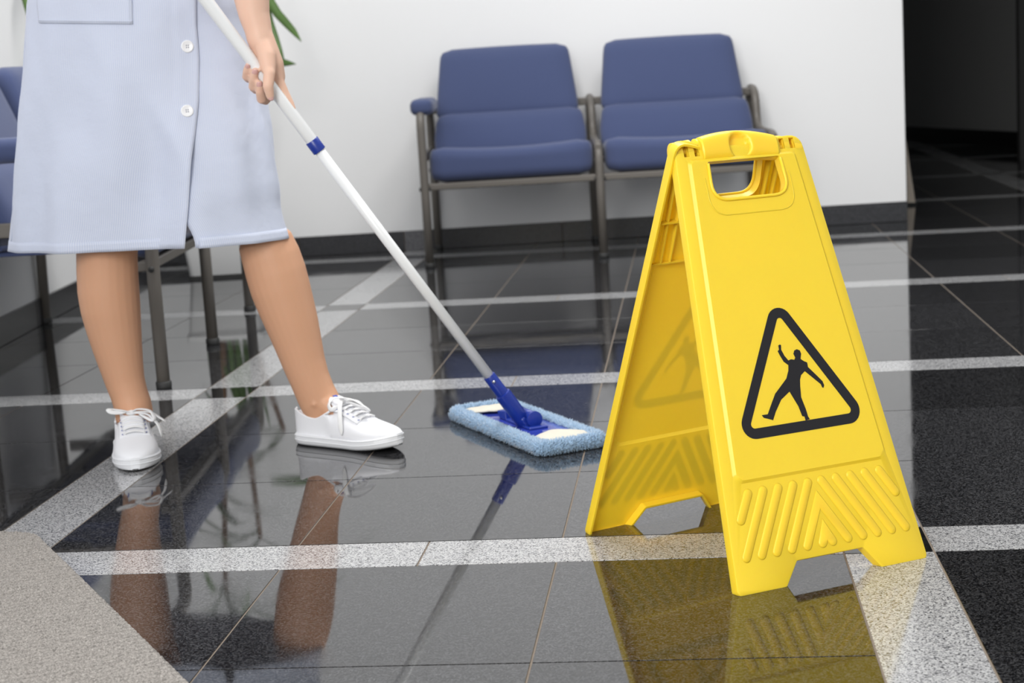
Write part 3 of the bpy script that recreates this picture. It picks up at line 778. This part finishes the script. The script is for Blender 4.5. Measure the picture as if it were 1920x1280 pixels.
# palm: from the wrist to the knuckles, behind and right of the pole
body.tube([hp(489, 70, -.010), hp(497, 98, -.010), hp(505, 122, -.014), hp(512, 142, -.018)], [.0235, .0255, .0265, .0225], 18, flat=.72, ref=(0, 1, 0), endround=True)
body.tube([hp(490, 88, -.016), hp(495, 112, -.026), hp(501, 130, -.030)], [.018, .019, .015], 14, endround=True)
body.tube([hp(492, 78, -.004), hp(500, 105, .006), hp(503, 128, .014)], [.016, .0165, .0135], 14, endround=True)
fingers = [
    ('thumb', [hp(500, 108, .004), hp(505, 138, .021), hp(502.5, 162, .026), hp(506.5, 181, .022)], [.0130, .0108, .0100, .0074]),
    ('index', [hp(511, 128, -.010), hp(521.5, 152, -.014), hp(534, 176, -.016), hp(543.5, 193, -.016), hp(549.5, 204, -.015)], [.0140, .0108, .0088, .0076, .0056]),
    ('middle', [hp(511, 140, -.026), hp(508, 172, -.034), hp(497, 188, -.020), hp(490.5, 186, -.002), hp(487.5, 172, .008), hp(486.5, 157, .014)], [.0112, .0098, .0094, .0092, .0084, .0068]),
    ('ring', [hp(504, 132, -.031), hp(492, 160, -.036), hp(480, 168, -.020), hp(474.5, 163, -.002), hp(475.5, 148, .010), hp(478.5, 133, .017)], [.0108, .0094, .0090, .0088, .0080, .0068]),
    ('little', [hp(496, 122, -.031), hp(478, 143, -.034), hp(466, 148, -.018), hp(461.5, 144, -.002), hp(462.5, 132, .008), hp(465, 122.5, .014)], [.0098, .0084, .0080, .0077, .0070, .0058])]
for nme, P_, R_ in fingers: body.tube(P_, R_, 14, endround=True)
# --- the other hand grips the pole near its top
tz2 = tc+.62; G = pp(tz2); el2 = V((-.30, .60, 1.10)); wr2 = G+V((-.06, .045, .015))
body.tube([V((-.175, YB, 1.32)), V((-.25, .69, 1.21)), el2], [.046, .042, .037], 18, endround=True)
body.tube([el2, el2.lerp(wr2, .5), wr2], [.037, .032, .024], 18, endround=True)
pe1 = pd.cross(V((0, 1, 0))).normalized(); pe2 = pd.cross(pe1).normalized()
if pe1.x > 0: pe1, pe2 = -pe1, -pe2
body.tube([wr2, G+pe1*.034+pd*.004, G+pe1*.031-pd*.02], [.023, .024, .02], 14, endround=True)
for k in range(4):
    P_ = []
    for q in range(6):
        a = -.5+q*.62; P_.append(G+pd*(.026-.018*k)+(pe1*math.cos(a)+pe2*math.sin(a))*.0245)
    body.tube(P_, [.0095, .0092, .009, .0085, .008, .0068], 10, endround=True)
P_ = [G+pd*.045+(pe1*math.cos(a)+pe2*math.sin(a))*.025 for a in (.2, -.5, -1.2, -1.8)]
body.tube(P_, [.012, .0105, .0095, .008], 10, endround=True)
bo = body.build('body', M_skin, person, world=True)
md = bo.modifiers.new('remesh', 'REMESH'); md.mode = 'VOXEL'; md.voxel_size = .0026; md.use_smooth_shade = True
sm2 = bo.modifiers.new('smooth', 'SMOOTH'); sm2.factor = .5; sm2.iterations = 7
bpy.context.view_layer.update()
ev = bo.evaluated_get(bpy.context.evaluated_depsgraph_get()); me = bpy.data.meshes.new_from_object(ev)
bo.modifiers.clear(); bo.data = me
if not me.materials: me.materials.append(M_skin)
for p_ in me.polygons: p_.use_smooth = True
# finger nails of the guiding hand
def nail(c, d_, nrm, L_, W_):
    d_ = (d_-nrm*d_.dot(nrm)).normalized(); s_ = nrm.cross(d_); rows = []
    for i in range(7):
        t = i/6*2-1; row = []
        for j in range(7):
            u_ = j/6*2-1; wv = math.sqrt(max(0.05, 1-t**4*.8))
            row.append(c+d_*t*L_/2+s_*u_*wv*W_/2+nrm*(-.0022*u_*u_*wv*wv-.0006*t*t))
        rows.append(row)
    o = MB().rings(rows, cap=False, closed=False).build('fingernail', M_nail, person, world=True)
    so = o.modifiers.new('thick', 'SOLIDIFY'); so.thickness = .0006
tocam = (CAM-hp(485, 150, 0)).normalized()
for nme, P_, R_ in fingers:
    if nme == 'index': continue
    d_ = (P_[-1]-P_[-2]).normalized(); nrm = (tocam-d_*tocam.dot(d_)).normalized()
    if nme == 'thumb': nrm = (nrm+RGT*.35).normalized()
    c = P_[-1]+nrm*(R_[-1]*.90)+d_*.0005
    nail(c, d_, nrm, .0118 if nme != 'little' else .0098, .0098 if nme != 'little' else .0082)
# hair and eyes
hr = []
for i in range(11):
    a = math.pi*(.02+.60*i/10); hr.append([hc+V((.080*math.sin(a)*math.cos(2*math.pi*j/24), .024+.098*math.sin(a)*math.sin(2*math.pi*j/24), .014+.104*math.cos(a)-.05*(math.sin(2*math.pi*j/24) > .1)*i/10+.03*(math.sin(2*math.pi*j/24) < -.5)*i/10)) for j in range(24)])
MB().rings(hr, cap=True).build('hair', M_hair, person, world=True)
MB().tube([hc+V((0, .10, .03)), hc+V((0, .135, -.01)), hc+V((0, .135, -.10)), hc+V((0, .12, -.17))], [.03, .034, .03, .012], 12, endround=True).build('ponytail', M_hair, person, world=True)
for s in (-1, 1):
    eye = MB().lathe([(.0001, -.011), (.008, -.008), (.011, 0), (.008, .008), (.0001, .011)], 14, Matrix.Translation(hc+V((s*.03, -.068, .012)))).build('eye', M_eyeball, person, world=True)
    MB().lathe([(.0001, .0), (.005, .0005), (.0001, .0015)], 12, Matrix.Translation(hc+V((s*.03, -.0785, .010))) @ Matrix.Rotation(math.radians(90), 4, 'X')).build('iris', M_hair, eye, world=True)

# --- dress
sil = [(470, 27, 552), (455, 28, 548), (440, 29, 544.5), (410, 31, 535), (385, 33, 529), (350, 35.5, 527), (300, 38.5, 518), (240, 42, 507), (200, 44, 497), (140, 48, 484), (80, 52, 472), (40, 55, 463), (0, 58, 456)]
tabL, tabR = [], []
for (y, xl, xr) in sil:
    a = at(xl, y, Y=YB); b_ = at(xr, y, Y=YB-.02); tabL.append((a.z, a.x)); tabR.append((b_.z, b_.x))
tabL.sort(); tabR.sort()
tabL += [(.95, -.178), (1.02, -.152), (1.10, -.155), (1.20, -.172), (1.28, -.180), (1.35, -.150), (1.385, -.07)]
tabR += [(.95, .150), (1.02, .130), (1.10, .138), (1.20, .160), (1.28, .175), (1.35, .150), (1.385, .07)]
dep = [(.39, .155), (.55, .148), (.70, .138), (.85, .130), (1.0, .112), (1.1, .118), (1.22, .135), (1.32, .10), (1.385, .062)]
ZH = .402; ZT = 1.385
def plx(z):                                # x of the front edge of the button placket
    y = interp([(.40, 470), (.86, 0)], z); xx = interp([(0, 353.5), (60, 356), (120, 363), (200, 366.5), (330, 363), (400, 359), (475, 352)], y)
    return at(xx, y, Y=YB-.145).x if z < .95 else lerp(at(354, 0, Y=YB-.145).x, .03, min(1, (z-.95)/.3))
def dress_point(th, z, off=0.0):
    xl = interps(tabL, z); xr = interps(tabR, z); cx = (xl+xr)/2; hx = (xr-xl)/2; hy = interps(dep, z)
    c_, s_ = math.cos(th), math.sin(th); n_ = 2.25
    k = (abs(c_)**n_+abs(s_)**n_)**(-1/n_)
    fold = smooth((1.0-z)/.5)
    q = th+.35*math.sin(3*z*4)
    r_ = 0
    amp = fold*.0065*(.35+abs(s_))
    r_ += amp*math.sin(7*th+2.2*math.sin(z*5)+.6)+amp*.6*math.sin(13*th+4*z+1.3)
    r_ += .0055*noise.noise(V((th*1.6, z*7, 2.2)))*abs(s_)+.003*noise.noise(V((th*5+z*8, z*10, 7.7)))
    # creases that run from the lower button and the knee towards the right hem
    if s_ < 0:
        u_ = (th+1.2)+(z-.62)*1.9; r_ += .010*math.exp(-(u_/.10)**2)*math.exp(-((z-.60)/.13)**2)
        u_ = (th+.75)+(z-.5)*1.4; r_ += -.011*math.exp(-(u_/.12)**2)*math.exp(-((z-.52)/.10)**2)
        u_ = (th+.35)+(z-.5)*2.2; r_ += .006*math.exp(-(u_/.08)**2)*math.exp(-((z-.50)/.06)**2)
    # the right knee pushes the cloth out a little
    P_ = V((cx+hx*k*c_, YB+.004-.050*smooth(c_)*smooth((.85-z)/.35)+hy*k*s_, z)); nr = V((c_/hx, s_/hy, 0)).normalized()
    return P_+nr*(r_+off)
def th_at_x(x, z):
    lo, hi = -math.pi, 0
    for _ in range(40):
        m_ = (lo+hi)/2
        if dress_point(m_, z).x < x: lo = m_
        else: hi = m_
    return (lo+hi)/2
ROWS, COLS = 96, 220
zs = [ZH+(ZT-ZH)*(i/ROWS) for i in range(ROWS+1)]
vv, ff, uvs = [], [], []
thp = {}
for i, z in enumerate(zs):
    tp = th_at_x(plx(z), z); thp[i] = tp
    ov = lerp(-.075, .14, smooth((z-ZH)/.11))
    for j in range(COLS+1):
        t = j/COLS; th = tp-t*(2*math.pi+ov); o_ = -.0045*smooth((t-.90)/.05)
        if t < .03: o_ += .0022
        P_ = dress_point(th, z, o_)
        vv.append(P_); uvs.append((t*1.32, z))
for i in range(ROWS):
    for j in range(COLS):
        a = i*(COLS+1)+j; ff.append((a, a+1, a+COLS+2, a+COLS+1))
def cloth(name, vv, ff, uvs, parent, th=.0012, solid_off=-1):
    me = bpy.data.meshes.new(name); me.from_pydata([tuple(p) for p in vv], [], ff)
    ul = me.uv_layers.new(name='UVMap')
    for lp in me.loops: ul.data[lp.index].uv = uvs[lp.vertex_index]
    for p_ in me.polygons: p_.use_smooth = True
    o = link(name, me, M_dress, parent, True)
    so = o.modifiers.new('thick', 'SOLIDIFY'); so.thickness = th; so.offset = 0
    return o
dress = cloth('dress', vv, ff, uvs, person)
def strip(name, th0f, th1f, z0, z1, off, nz_=20, nt_=40, th=.001, tl=0.0, tr=0.0):
    vv, ff, uvs = [], [], []
    for i in range(nz_+1):
        z = lerp(z0, z1, i/nz_); a, b_ = th0f(z), th1f(z)
        for j in range(nt_+1):
            tt = lerp(a, b_, j/nt_); zz = z+lerp(tl, tr, j/nt_); vv.append(dress_point(tt, zz, off)); uvs.append((tt*.2, zz))
    for i in range(nz_):
        for j in range(nt_):
            q = i*(nt_+1)+j; ff.append((q, q+1, q+nt_+2, q+nt_+1))
    return cloth(name, vv, ff, uvs, dress, th)
tpz = lambda z: th_at_x(plx(z), z)
strip('hem', lambda z: tpz(z)-.01, lambda z: tpz(z)-2*math.pi+.10, ZH-.0005, ZH+.019, .0008, 3, 160, .0007)
strip('side_seam', lambda z: th_at_x(interps(tabL, z)+.016, z)-.008, lambda z: th_at_x(interps(tabL, z)+.016, z)+.022, ZH+.02, 1.0, .0009, 60, 3)
zp = at(170, 46, Y=YB-.14).z
pk0 = lambda z: th_at_x(at(66, 20, Y=YB-.09).x+.006, z); pk1 = lambda z: th_at_x(at(244, 20, Y=YB-.14).x, z)
strip('pocket', pk0, pk1, zp, zp+.17, .0026, 24, 40, .0012, .011, -.004)
strip('pocket_stitching', pk0, pk1, zp+.004, zp+.0065, .0034, 2, 40, .0006, .011, -.004)
strip('pocket_stitching', lambda z: pk1(z)-.034, lambda z: pk1(z)-.022, zp, zp+.17, .0034, 24, 2, .0006, -.003, -.004)
# buttons
for (bx, by) in ((342, 87), (349, 208.5), (337, -40), (333, -165)):
    P0_ = at(bx, by, Y=YB-.14); z = P0_.z; th = th_at_x(P0_.x, z); P_ = dress_point(th, z, .0016)
    pa, pb = dress_point(th+.03, z), dress_point(th, z+.01); nrm = (pa-dress_point(th, z)).cross(pb-dress_point(th, z)).normalized()
    if nrm.y > 0: nrm = -nrm
    Mq = Matrix.Translation(P_) @ nrm.to_track_quat('Z', 'Y').to_matrix().to_4x4()
    bt = MB().lathe([(.0001, 0), (.0108, 0), (.0114, .0012), (.0112, .0030), (.0100, .0036), (.0078, .0026), (.0001, .0022)], 28, Mq).build('button', M_button, dress, world=True)
    for qx, qy in ((-1, -1), (-1, 1), (1, -1), (1, 1)):
        MB().lathe([(.0001, .002), (.0012, .002), (.0012, .00265), (.0001, .0027)], 8, Mq @ Matrix.Translation((qx*.0018, qy*.0018, 0))).build('thread_hole', M_hole, bt, world=True)
# collar and short sleeves (above the frame)
for s in (-1, 1):
    pts = [V((s*.165, YB, 1.33)), V((s*.205, .725, 1.27)), V((s*.235, .715, 1.19))]
    MB().tube(pts, [.080, .070, .068], 24, cap=False).build('sleeve', M_dress, dress, world=True)
MB().tube([V((.068*math.cos(a), YB-.004+.062*math.sin(a), 1.39+.004*math.sin(a))) for a in [2*math.pi*k/24 for k in range(25)]], .012, 10, flat=1.6).build('collar', M_dress, dress, world=True)

# --- shoes
def make_shoe(frame_, spring, label, bowseed):
    heel, d_, s_ = frame_; L_ = .246
    root = None
    lift = lambda x: .0015+spring*max(0, (x-.155)/.09)**1.6
    W = lambda x: interps([(0, .012), (.008, .026), (.03, .034), (.08, .0345), (.13, .0380), (.165, .0415), (.195, .0395), (.217, .0325), (.235, .0205), (.246, .006)], x)
    cs_ = lambda x: interps([(0, 0), (.08, 0), (.17, .004), (.246, .0)], x)
    H = lambda x: interps([(0, .068), (.01, .069), (.035, .060), (.065, .054), (.095, .067), (.112, .075), (.14, .066), (.17, .053), (.20, .043), (.225, .035), (.239, .0275), (.246, .0198)], x)
    def w3(x, y, z): return heel+d_*x+s_*y+V((0, 0, z))
    xs = [.246*(.5-.5*math.cos(math.pi*i/44)) for i in range(45)]
    # rubber sole
    so = MB(); rr = []
    for x in xs:
        wv = W(x)+.0028; z0 = lift(x); ring = []
        prof = [(-.86, .0004), (-.97, .004), (-1.0, .010), (-1.0, .019), (-.9, .0215), (0, .0218), (.9, .0215), (1.0, .019), (1.0, .010), (.97, .004), (.86, .0004), (.5, -.0006), (0, -.0008), (-.5, -.0006)]
        rr.append([w3(x, cs_(x)+p*wv, z0+q) for p, q in prof])
    up_ = MB(); ru = []
    NP = 33
    for x in xs:
        wv = W(x); h = H(x)+lift(x)*.8; z0 = .018+lift(x); ring = []
        op = smooth((.104-x)/.012)*smooth((x+.004)/.012)      # 1 where the foot opening is
        for j in range(NP):
            a = math.pi*j/(NP-1); c_, sn_ = math.cos(a), math.sin(a)
            ex_ = lerp(.80, .42, smooth((.11-x)/.05)); yy = math.copysign(abs(c_)**ex_, c_); zz = abs(sn_)**lerp(.72, .55, smooth((.11-x)/.05))
            if op > 0:
                # collar edge, then the lining drops inside
                ca = abs(math.degrees(a)-90)
                yy2 = c_/abs(c_)*max(0, .92-.10*smooth((62-ca)/20)) if ca > 44 else (c_/.72)*.82
                zz2 = smooth((90-ca)/26) if ca > 52 else (1.0 if ca > 44 else .45)
                yy = lerp(yy, yy2, op); zz = lerp(zz, zz2, op)
            ring.append(w3(x, cs_(x)+yy*wv, z0+(h-z0)*zz))
        ru.append(ring)
    sh = up_.rings(ru, cap=False, closed=False).build('shoe', M_shoe, person, world=True)
    sm_ = sh.modifiers.new('thick', 'SOLIDIFY'); sm_.thickness = .0018; sm_.offset = -1
    sh['label'] = label
    so.rings(rr).build('sole', M_rubber, sh, world=True, auto=55)
    for zz in (.010, .0185):              # moulded stripe and welt of the sole
        loop = [w3(x, cs_(x)+W(x)+.0031, lift(x)+zz) for x in xs]+[w3(x, cs_(x)-W(x)-.0031, lift(x)+zz) for x in xs[::-1]]
        MB().tube(loop+[loop[0]], .0009, 6).build('sole_stripe', M_rubber, sh, world=True)
    rub = MB().rings([[w3(x, cs_(x)+p*(W(x)+.001), lift(x)-.0004+q) for p, q in ((-.84, .002), (.84, .002), (.84, -.0006), (-.84, -.0006))] for x in xs]).build('outsole', M_cap, sh, sm=False, world=True)
    top = lambda x, y: H(x)+lift(x)*.8+.0008-(y/W(x))**2*.012
    # collar binding
    for sg in (-1, 1):
        ed = [w3(x, cs_(x)+sg*W(x)*(.86 if x > .012 else .7), H(x)+.0005) for x in [.002+.1*k/16 for k in range(17)]]
        MB().tube(ed, .0022, 8).build('collar_binding', M_shoe, sh, world=True)
    # tongue
    tr = []
    for i in range(9):
        x = lerp(.148, .094, i/8); row = []
        for j in range(9):
            y = lerp(-.021, .021, j/8); row.append(w3(x-.006*(1-(y/.021)**2)*(i/8), cs_(x)+y, H(max(x, .108))+.003+.020*smooth((.118-x)/.026)-(y/.021)**2*.007))
        tr.append(row)
    tg = MB().rings(tr, cap=False, closed=False).build('tongue', M_shoe, sh, world=True); q = tg.modifiers.new('thick', 'SOLIDIFY'); q.thickness = .003
    MB().add([tr[7][3]+V((0, 0, .0022)), tr[7][5]+V((0, 0, .0022)), tr[8][5]+V((0, 0, .0016)), tr[8][3]+V((0, 0, .0016))], [(0, 1, 2, 3)]).build('tongue_tab', M_eye, sh, sm=False, world=True)
    # quarters (raised facing beside the laces), laces, eyelets
    for sg in (-1, 1):
        fr = []
        for i in range(9):
            x = lerp(.108, .166, i/8)
            fr.append([w3(x, cs_(x)+sg*lerp(.016, W(x)*.72, j/4), top(x, sg*lerp(.016, W(x)*.72, j/4))+.0014-.002*(j/4)) for j in range(5)])
        o = MB().rings(fr, cap=False, closed=False).build('facing', M_shoe, sh, world=True); q = o.modifiers.new('thick', 'SOLIDIFY'); q.thickness = .0018
    for k in range(5):
        x = .113+.0125*k; P_ = []
        for j in range(9):
            y = lerp(-.0205, .0205, j/8); P_.append(w3(x+.003*(j/8-.5), cs_(x)+y, top(x, y)+.0042-.002*abs(y/.02)**2))
        MB().tube(P_, .0044, 10, flat=.36, ref=(0, 0, 1)).build('lace', M_lace, sh, world=True)
        for sg in (-1, 1):
            c = w3(x, cs_(x)+sg*.0215, top(x, .0215)+.0022)
            MB().lathe([(.0001, 0), (.0022, 0), (.0022, .0008), (.0001, .0009)], 10, Matrix.Translation(c)).build('eyelet', M_eye, sh, world=True)
    # bow: knot, two loops, two tails
    kx = .112; kn = w3(kx, cs_(kx), H(kx)+.0125)
    MB().tube([kn+s_*.006, kn, kn-s_*.006], [.0042, .0055, .0042], 10, endround=True).build('lace_knot', M_lace, sh, world=True)
    for pts in bowseed: 
        P_ = [kn+d_*a+s_*b_+V((0, 0, c)) for a, b_, c in pts]
        den = []
        for i in range(len(P_)-1):
            p0, p1, p2, p3 = P_[max(i-1, 0)], P_[i], P_[i+1], P_[min(i+2, len(P_)-1)]
            for k in range(6):
                t = k/6; den.append(.5*((2*p1)+(p2-p0)*t+(2*p0-5*p1+4*p2-p3)*t*t+(3*p1-p0-3*p2+p3)*t**3))
        den.append(P_[-1])
        MB().tube(den, [.0046]*(len(den)-4)+[.0042, .0032, .0020, .0018], 10, flat=.32, ref=(0, 0, 1)).build('bow_lace', M_lace, sh, world=True)
    return sh
# the two bows: offsets (towards toe, towards the shoe's left, up)
bowL = [[(0, 0, 0), (.008, .012, .007), (.020, .034, .004), (.030, .042, -.010), (.024, .036, -.014), (.008, .014, -.002)],
        [(0, 0, 0), (.004, -.014, .006), (.0, -.034, .010), (.002, -.042, .011), (.008, -.036, .006), (.004, -.010, .002)],
        [(.002, .004, 0), (.014, .030, -.004), (.026, .044, -.018), (.030, .050, -.030), (.032, .052, -.046)],
        [(.002, .004, .001), (.012, .034, .000), (.018, .052, -.012), (.022, .062, -.020)]]
bowR = [[(0, 0, 0), (.010, -.014, .008), (.034, -.012, .006), (.056, -.006, -.006), (.060, .002, -.014), (.040, -.002, -.008), (.010, -.004, 0)],
        [(0, 0, 0), (-.008, -.014, .008), (-.014, -.026, -.002), (-.006, -.030, -.012), (.004, -.018, -.006)],
        [(.004, -.006, .004), (.014, -.026, .000), (.020, -.036, -.018), (.024, -.041, -.036), (.026, -.042, -.056)],
        [(.002, .004, .001), (.016, .022, -.004), (.024, .030, -.016), (.03, .036, -.028)]]
make_shoe(SHL, .004, 'white canvas shoe pointing at the viewer', bowL)
make_shoe(SHR, .012, 'white canvas shoe pointing right, side on', bowR)

# ------------------------------------------------------------------ door mat
HX = V((.955, -1.415, 0)).normalized(); HYv = V((-HX.y, HX.x, 0))*-1   # along the right edge, and into the mat
if HYv.x > 0: HYv = -HYv
Pm = V((.0104, .002, 0))
mat_o = empty('door_mat', Pm); tag(mat_o, 'grey ribbed carpet mat with a rounded corner at the lower left', 'mat')
EXT, DEP = .95, .75; x_start = -.150; RC = .085
rdir = V((.2413, .1281, 0)).normalized(); rn = V((-rdir.y, rdir.x, 0)); mb = MB()
def inside_mat(a, b_):
    # signed distance to the rounded rectangle a in [x_start, EXT], b in [0, DEP]
    qx = abs(a-(x_start+EXT)/2)-(EXT-x_start)/2+RC; qy = abs(b_-DEP/2)-DEP/2+RC
    return math.hypot(max(qx, 0), max(qy, 0))+min(max(qx, qy), 0)-RC
cx_, cy_ = (x_start+EXT)/2, DEP/2
NA, NB = 780, 530; idx = {}
for i in range(NA+1):
    for j in range(NB+1):
        a = x_start+(EXT-x_start)*i/NA; b_ = DEP*(j/NB)
        sd_ = inside_mat(a, b_)
        if sd_ > .003: continue
        P_ = Pm+HX*a+HYv*b_
        rb = P_.dot(rn)/.0140+.22*noise.noise(V((P_.x*22, P_.y*22, 0))); fr_ = rb-math.floor(rb)-.5
        gv = math.exp(-(fr_/.12)**2)*max(0, min(1.2, .75+1.1*noise.noise(P_*55)))
        P_.z = .0115*min(1, max(0, -sd_+.0005)/.004)**.5-.0095*gv+.0026*noise.noise(P_*260)
        P_.z = max(P_.z, .0008)
        idx[i, j] = len(mb.v); mb.v.append(P_)
for (i, j), k in idx.items():
    q = [(i+1, j), (i+1, j+1), (i, j+1)]
    if all(t in idx for t in q): mb.f.append((k, *(idx[t] for t in q)))
tag(mb.build('carpet_pile', M_mat, mat_o, world=True), kind='stuff')
lo = roundpoly([(x_start+.002, .002), (EXT, .002), (EXT, DEP), (x_start+.002, DEP)], [RC, RC, RC, RC], 8)
plate(MB(), [lo], .0004, .004, lambda x, y, z: Pm+HX*x+HYv*y+V((0, 0, z))).build('mat_backing', M_cap, mat_o, sm=False, world=True)

# ------------------------------------------------------------------ palm in a white planter
pc = V((-1.80*T, 9.08*T, 0))
palm = empty('potted_palm', pc, WA); tag(palm, 'tall palm with long narrow leaves in a white planter, corner behind the dress', 'plant')
def sq(h, z, r=.02): return [V((p[0], p[1], z)) for p in roundpoly([(-h, -h), (h, -h), (h, h), (-h, h)], r, 5)]
MB().rings([sq(.112, .004), sq(.114, .008), sq(.134, .205), sq(.142, .206), sq(.142, .228), sq(.130, .228), sq(.128, .20)]).build('planter', M_pot, palm, auto=40)
MB().rings([sq(.118, 0), sq(.118, .012)]).build('planter_base', M_cap, palm, sm=False)
MB().rings([sq(.1275, .19), sq(.1275, .204)]).build('soil', M_soil, palm, sm=False)
stems = [((.01, -.01), (.03, .02), 1.02), ((-.04, .02), (-.10, -.03), .78), ((.05, .03), (.11, .02), .62), ((-.02, -.05), (-.06, -.10), 1.18)]
tops = []
for (x, y), (lx_, ly_), h in stems:
    P_ = [V((x+lx_*t, y+ly_*t, .19+(h-.19)*t)) for t in [k/8 for k in range(9)]]
    MB().tube(P_, [.013-.004*t for t in [k/8 for k in range(9)]], 10).build('stem', M_trunk, palm); tops.append(P_[-1])
def leaf(base, az, elev, L_, W_, droop):
    d_ = V((math.cos(az)*math.cos(elev), math.sin(az)*math.cos(elev), math.sin(elev))); p = base.copy(); pts = [p.copy()]; n = 12
    for k in range(n):
        d_ = (d_+V((0, 0, -droop/n))).normalized(); p = p+d_*(L_/n); pts.append(p.copy())
    side = V((-math.sin(az), math.cos(az), 0)); rows = []
    if any((pc+q).x > -.50 and q.z < 1.0 for q in pts) or any((Minv @ (pc+q)).x < .03 or (Minv @ (pc+q)).y > -.03 for q in pts): return
    for k, q in enumerate(pts):
        t = k/n; wv = W_*(math.sin(math.pi*min(1, t*.93+.04))**.7)*(1 if t < .5 else 1-.55*(t-.5)); wv = max(wv, .001)
        upn = V((0, 0, 1)); rows.append([q-side*wv+upn*wv*.35, q, q+side*wv+upn*wv*.35])
    rows[-1] = [pts[-1]-side*.0006, pts[-1], pts[-1]+side*.0006]
    o = MB().rings(rows, cap=False, closed=False).build('leaf', M_leaf, palm); s_ = o.modifiers.new('thick', 'SOLIDIFY'); s_.thickness = .0012
rnd = random.Random(11)
for ti, tp in enumerate(tops):
    n = 11
    for k in range(n):
        az = 2*math.pi*(k/n)+rnd.uniform(-.25, .25)+ti
        if math.sin(az) > .55: continue        # little room towards the wall
        leaf(tp-V((0, 0, .012*(k % 4))), az, rnd.uniform(.2, 1.1), rnd.uniform(.34, .52), rnd.uniform(.011, .017), rnd.uniform(.9, 2.0))
# sword leaves at the foot of the stems and the fronds seen past the arm and at the left
for k in range(7):
    leaf(V((-.08+.026*k, -.06+.02*(k % 3), .20)), rnd.uniform(-2.6, -.5), rnd.uniform(1.15, 1.45), rnd.uniform(.26, .42), .014, .15)
Pi = Matrix.Rotation(-WA, 4, 'Z') @ Matrix.Translation(-pc)
def frond(pixels, Y, W_):
    pts = [Pi @ at(x, y, Y=Y+dy) for x, y, dy in pixels]; n = len(pts); den = []
    for i in range(n-1):
        for k in range(6): den.append(pts[i].lerp(pts[i+1], k/6))
    den.append(pts[-1]); rows = []; N_ = len(den)-1
    for k, q in enumerate(den):
        t = k/N_; wv = max(.0012, W_*math.sin(math.pi*min(1, .1+t*.9))**.8); d_ = (den[min(k+1, N_)]-den[max(k-1, 0)]).normalized(); s_ = d_.cross(V((0, -1, .3))).normalized()
        rows.append([q-s_*wv, q+V((0, -.003, 0)), q+s_*wv])
    o = MB().rings(rows, cap=False, closed=False).build('leaf', M_leaf, palm); s2_ = o.modifiers.new('thick', 'SOLIDIFY'); s2_.thickness = .0012
YP = pc.y-.12
frond([(470, -70, .08), (490, -25, .05), (520, 25, 0), (550, 58, -.05), (565, 78, -.08)], YP, .016)
frond([(478, -60, .08), (492, -10, .04), (505, 45, 0), (522, 90, -.04), (533, 112, -.05)], YP, .017)
frond([(440, 112, .05), (480, 113, .02), (515, 116, -.02), (555, 120, -.06)], YP, .024)
frond([(300, -130, .05), (150, -150, -.4), (70, -90, -.8), (46, -8, -.95), (58, 55, -1.0)], YP, .016)
frond([(250, 60, 0), (150, 40, -.4), (80, 80, -.8), (38, 142, -.98)], YP, .012)

# ------------------------------------------------------------------ leaning board past the end of the white wall
P = at(1704, 385, Z=0); tp = at(1692, 262, Y=P.y+.02)
pk = empty('leaning_board', P); tag(pk, 'pale wooden board leaning behind the end of the white wall', 'board')
n_ = 1; q0, q1 = P, tp+(tp-P)*.25
MB().add([q0+V((-.028, 0, 0)), q0+V((.03, 0, 0)), q0+V((.03, .05, 0)), q0+V((-.028, .05, 0)), q1+V((-.028, 0, 0)), q1+V((.012, 0, 0)), q1+V((.012, .05, 0)), q1+V((-.028, .05, 0))],
         [(0,3,2,1),(4,5,6,7),(0,1,5,4),(1,2,6,5),(2,3,7,6),(3,0,4,7)]).build('plank', M_wood, pk, sm=False, bevel=.002, world=True)
MB().box((-.03, -.004, 0), (.032, .054, .012), Matrix.Translation(P)).build('rubber_foot', M_cap, pk, sm=False, bevel=.002, world=True)
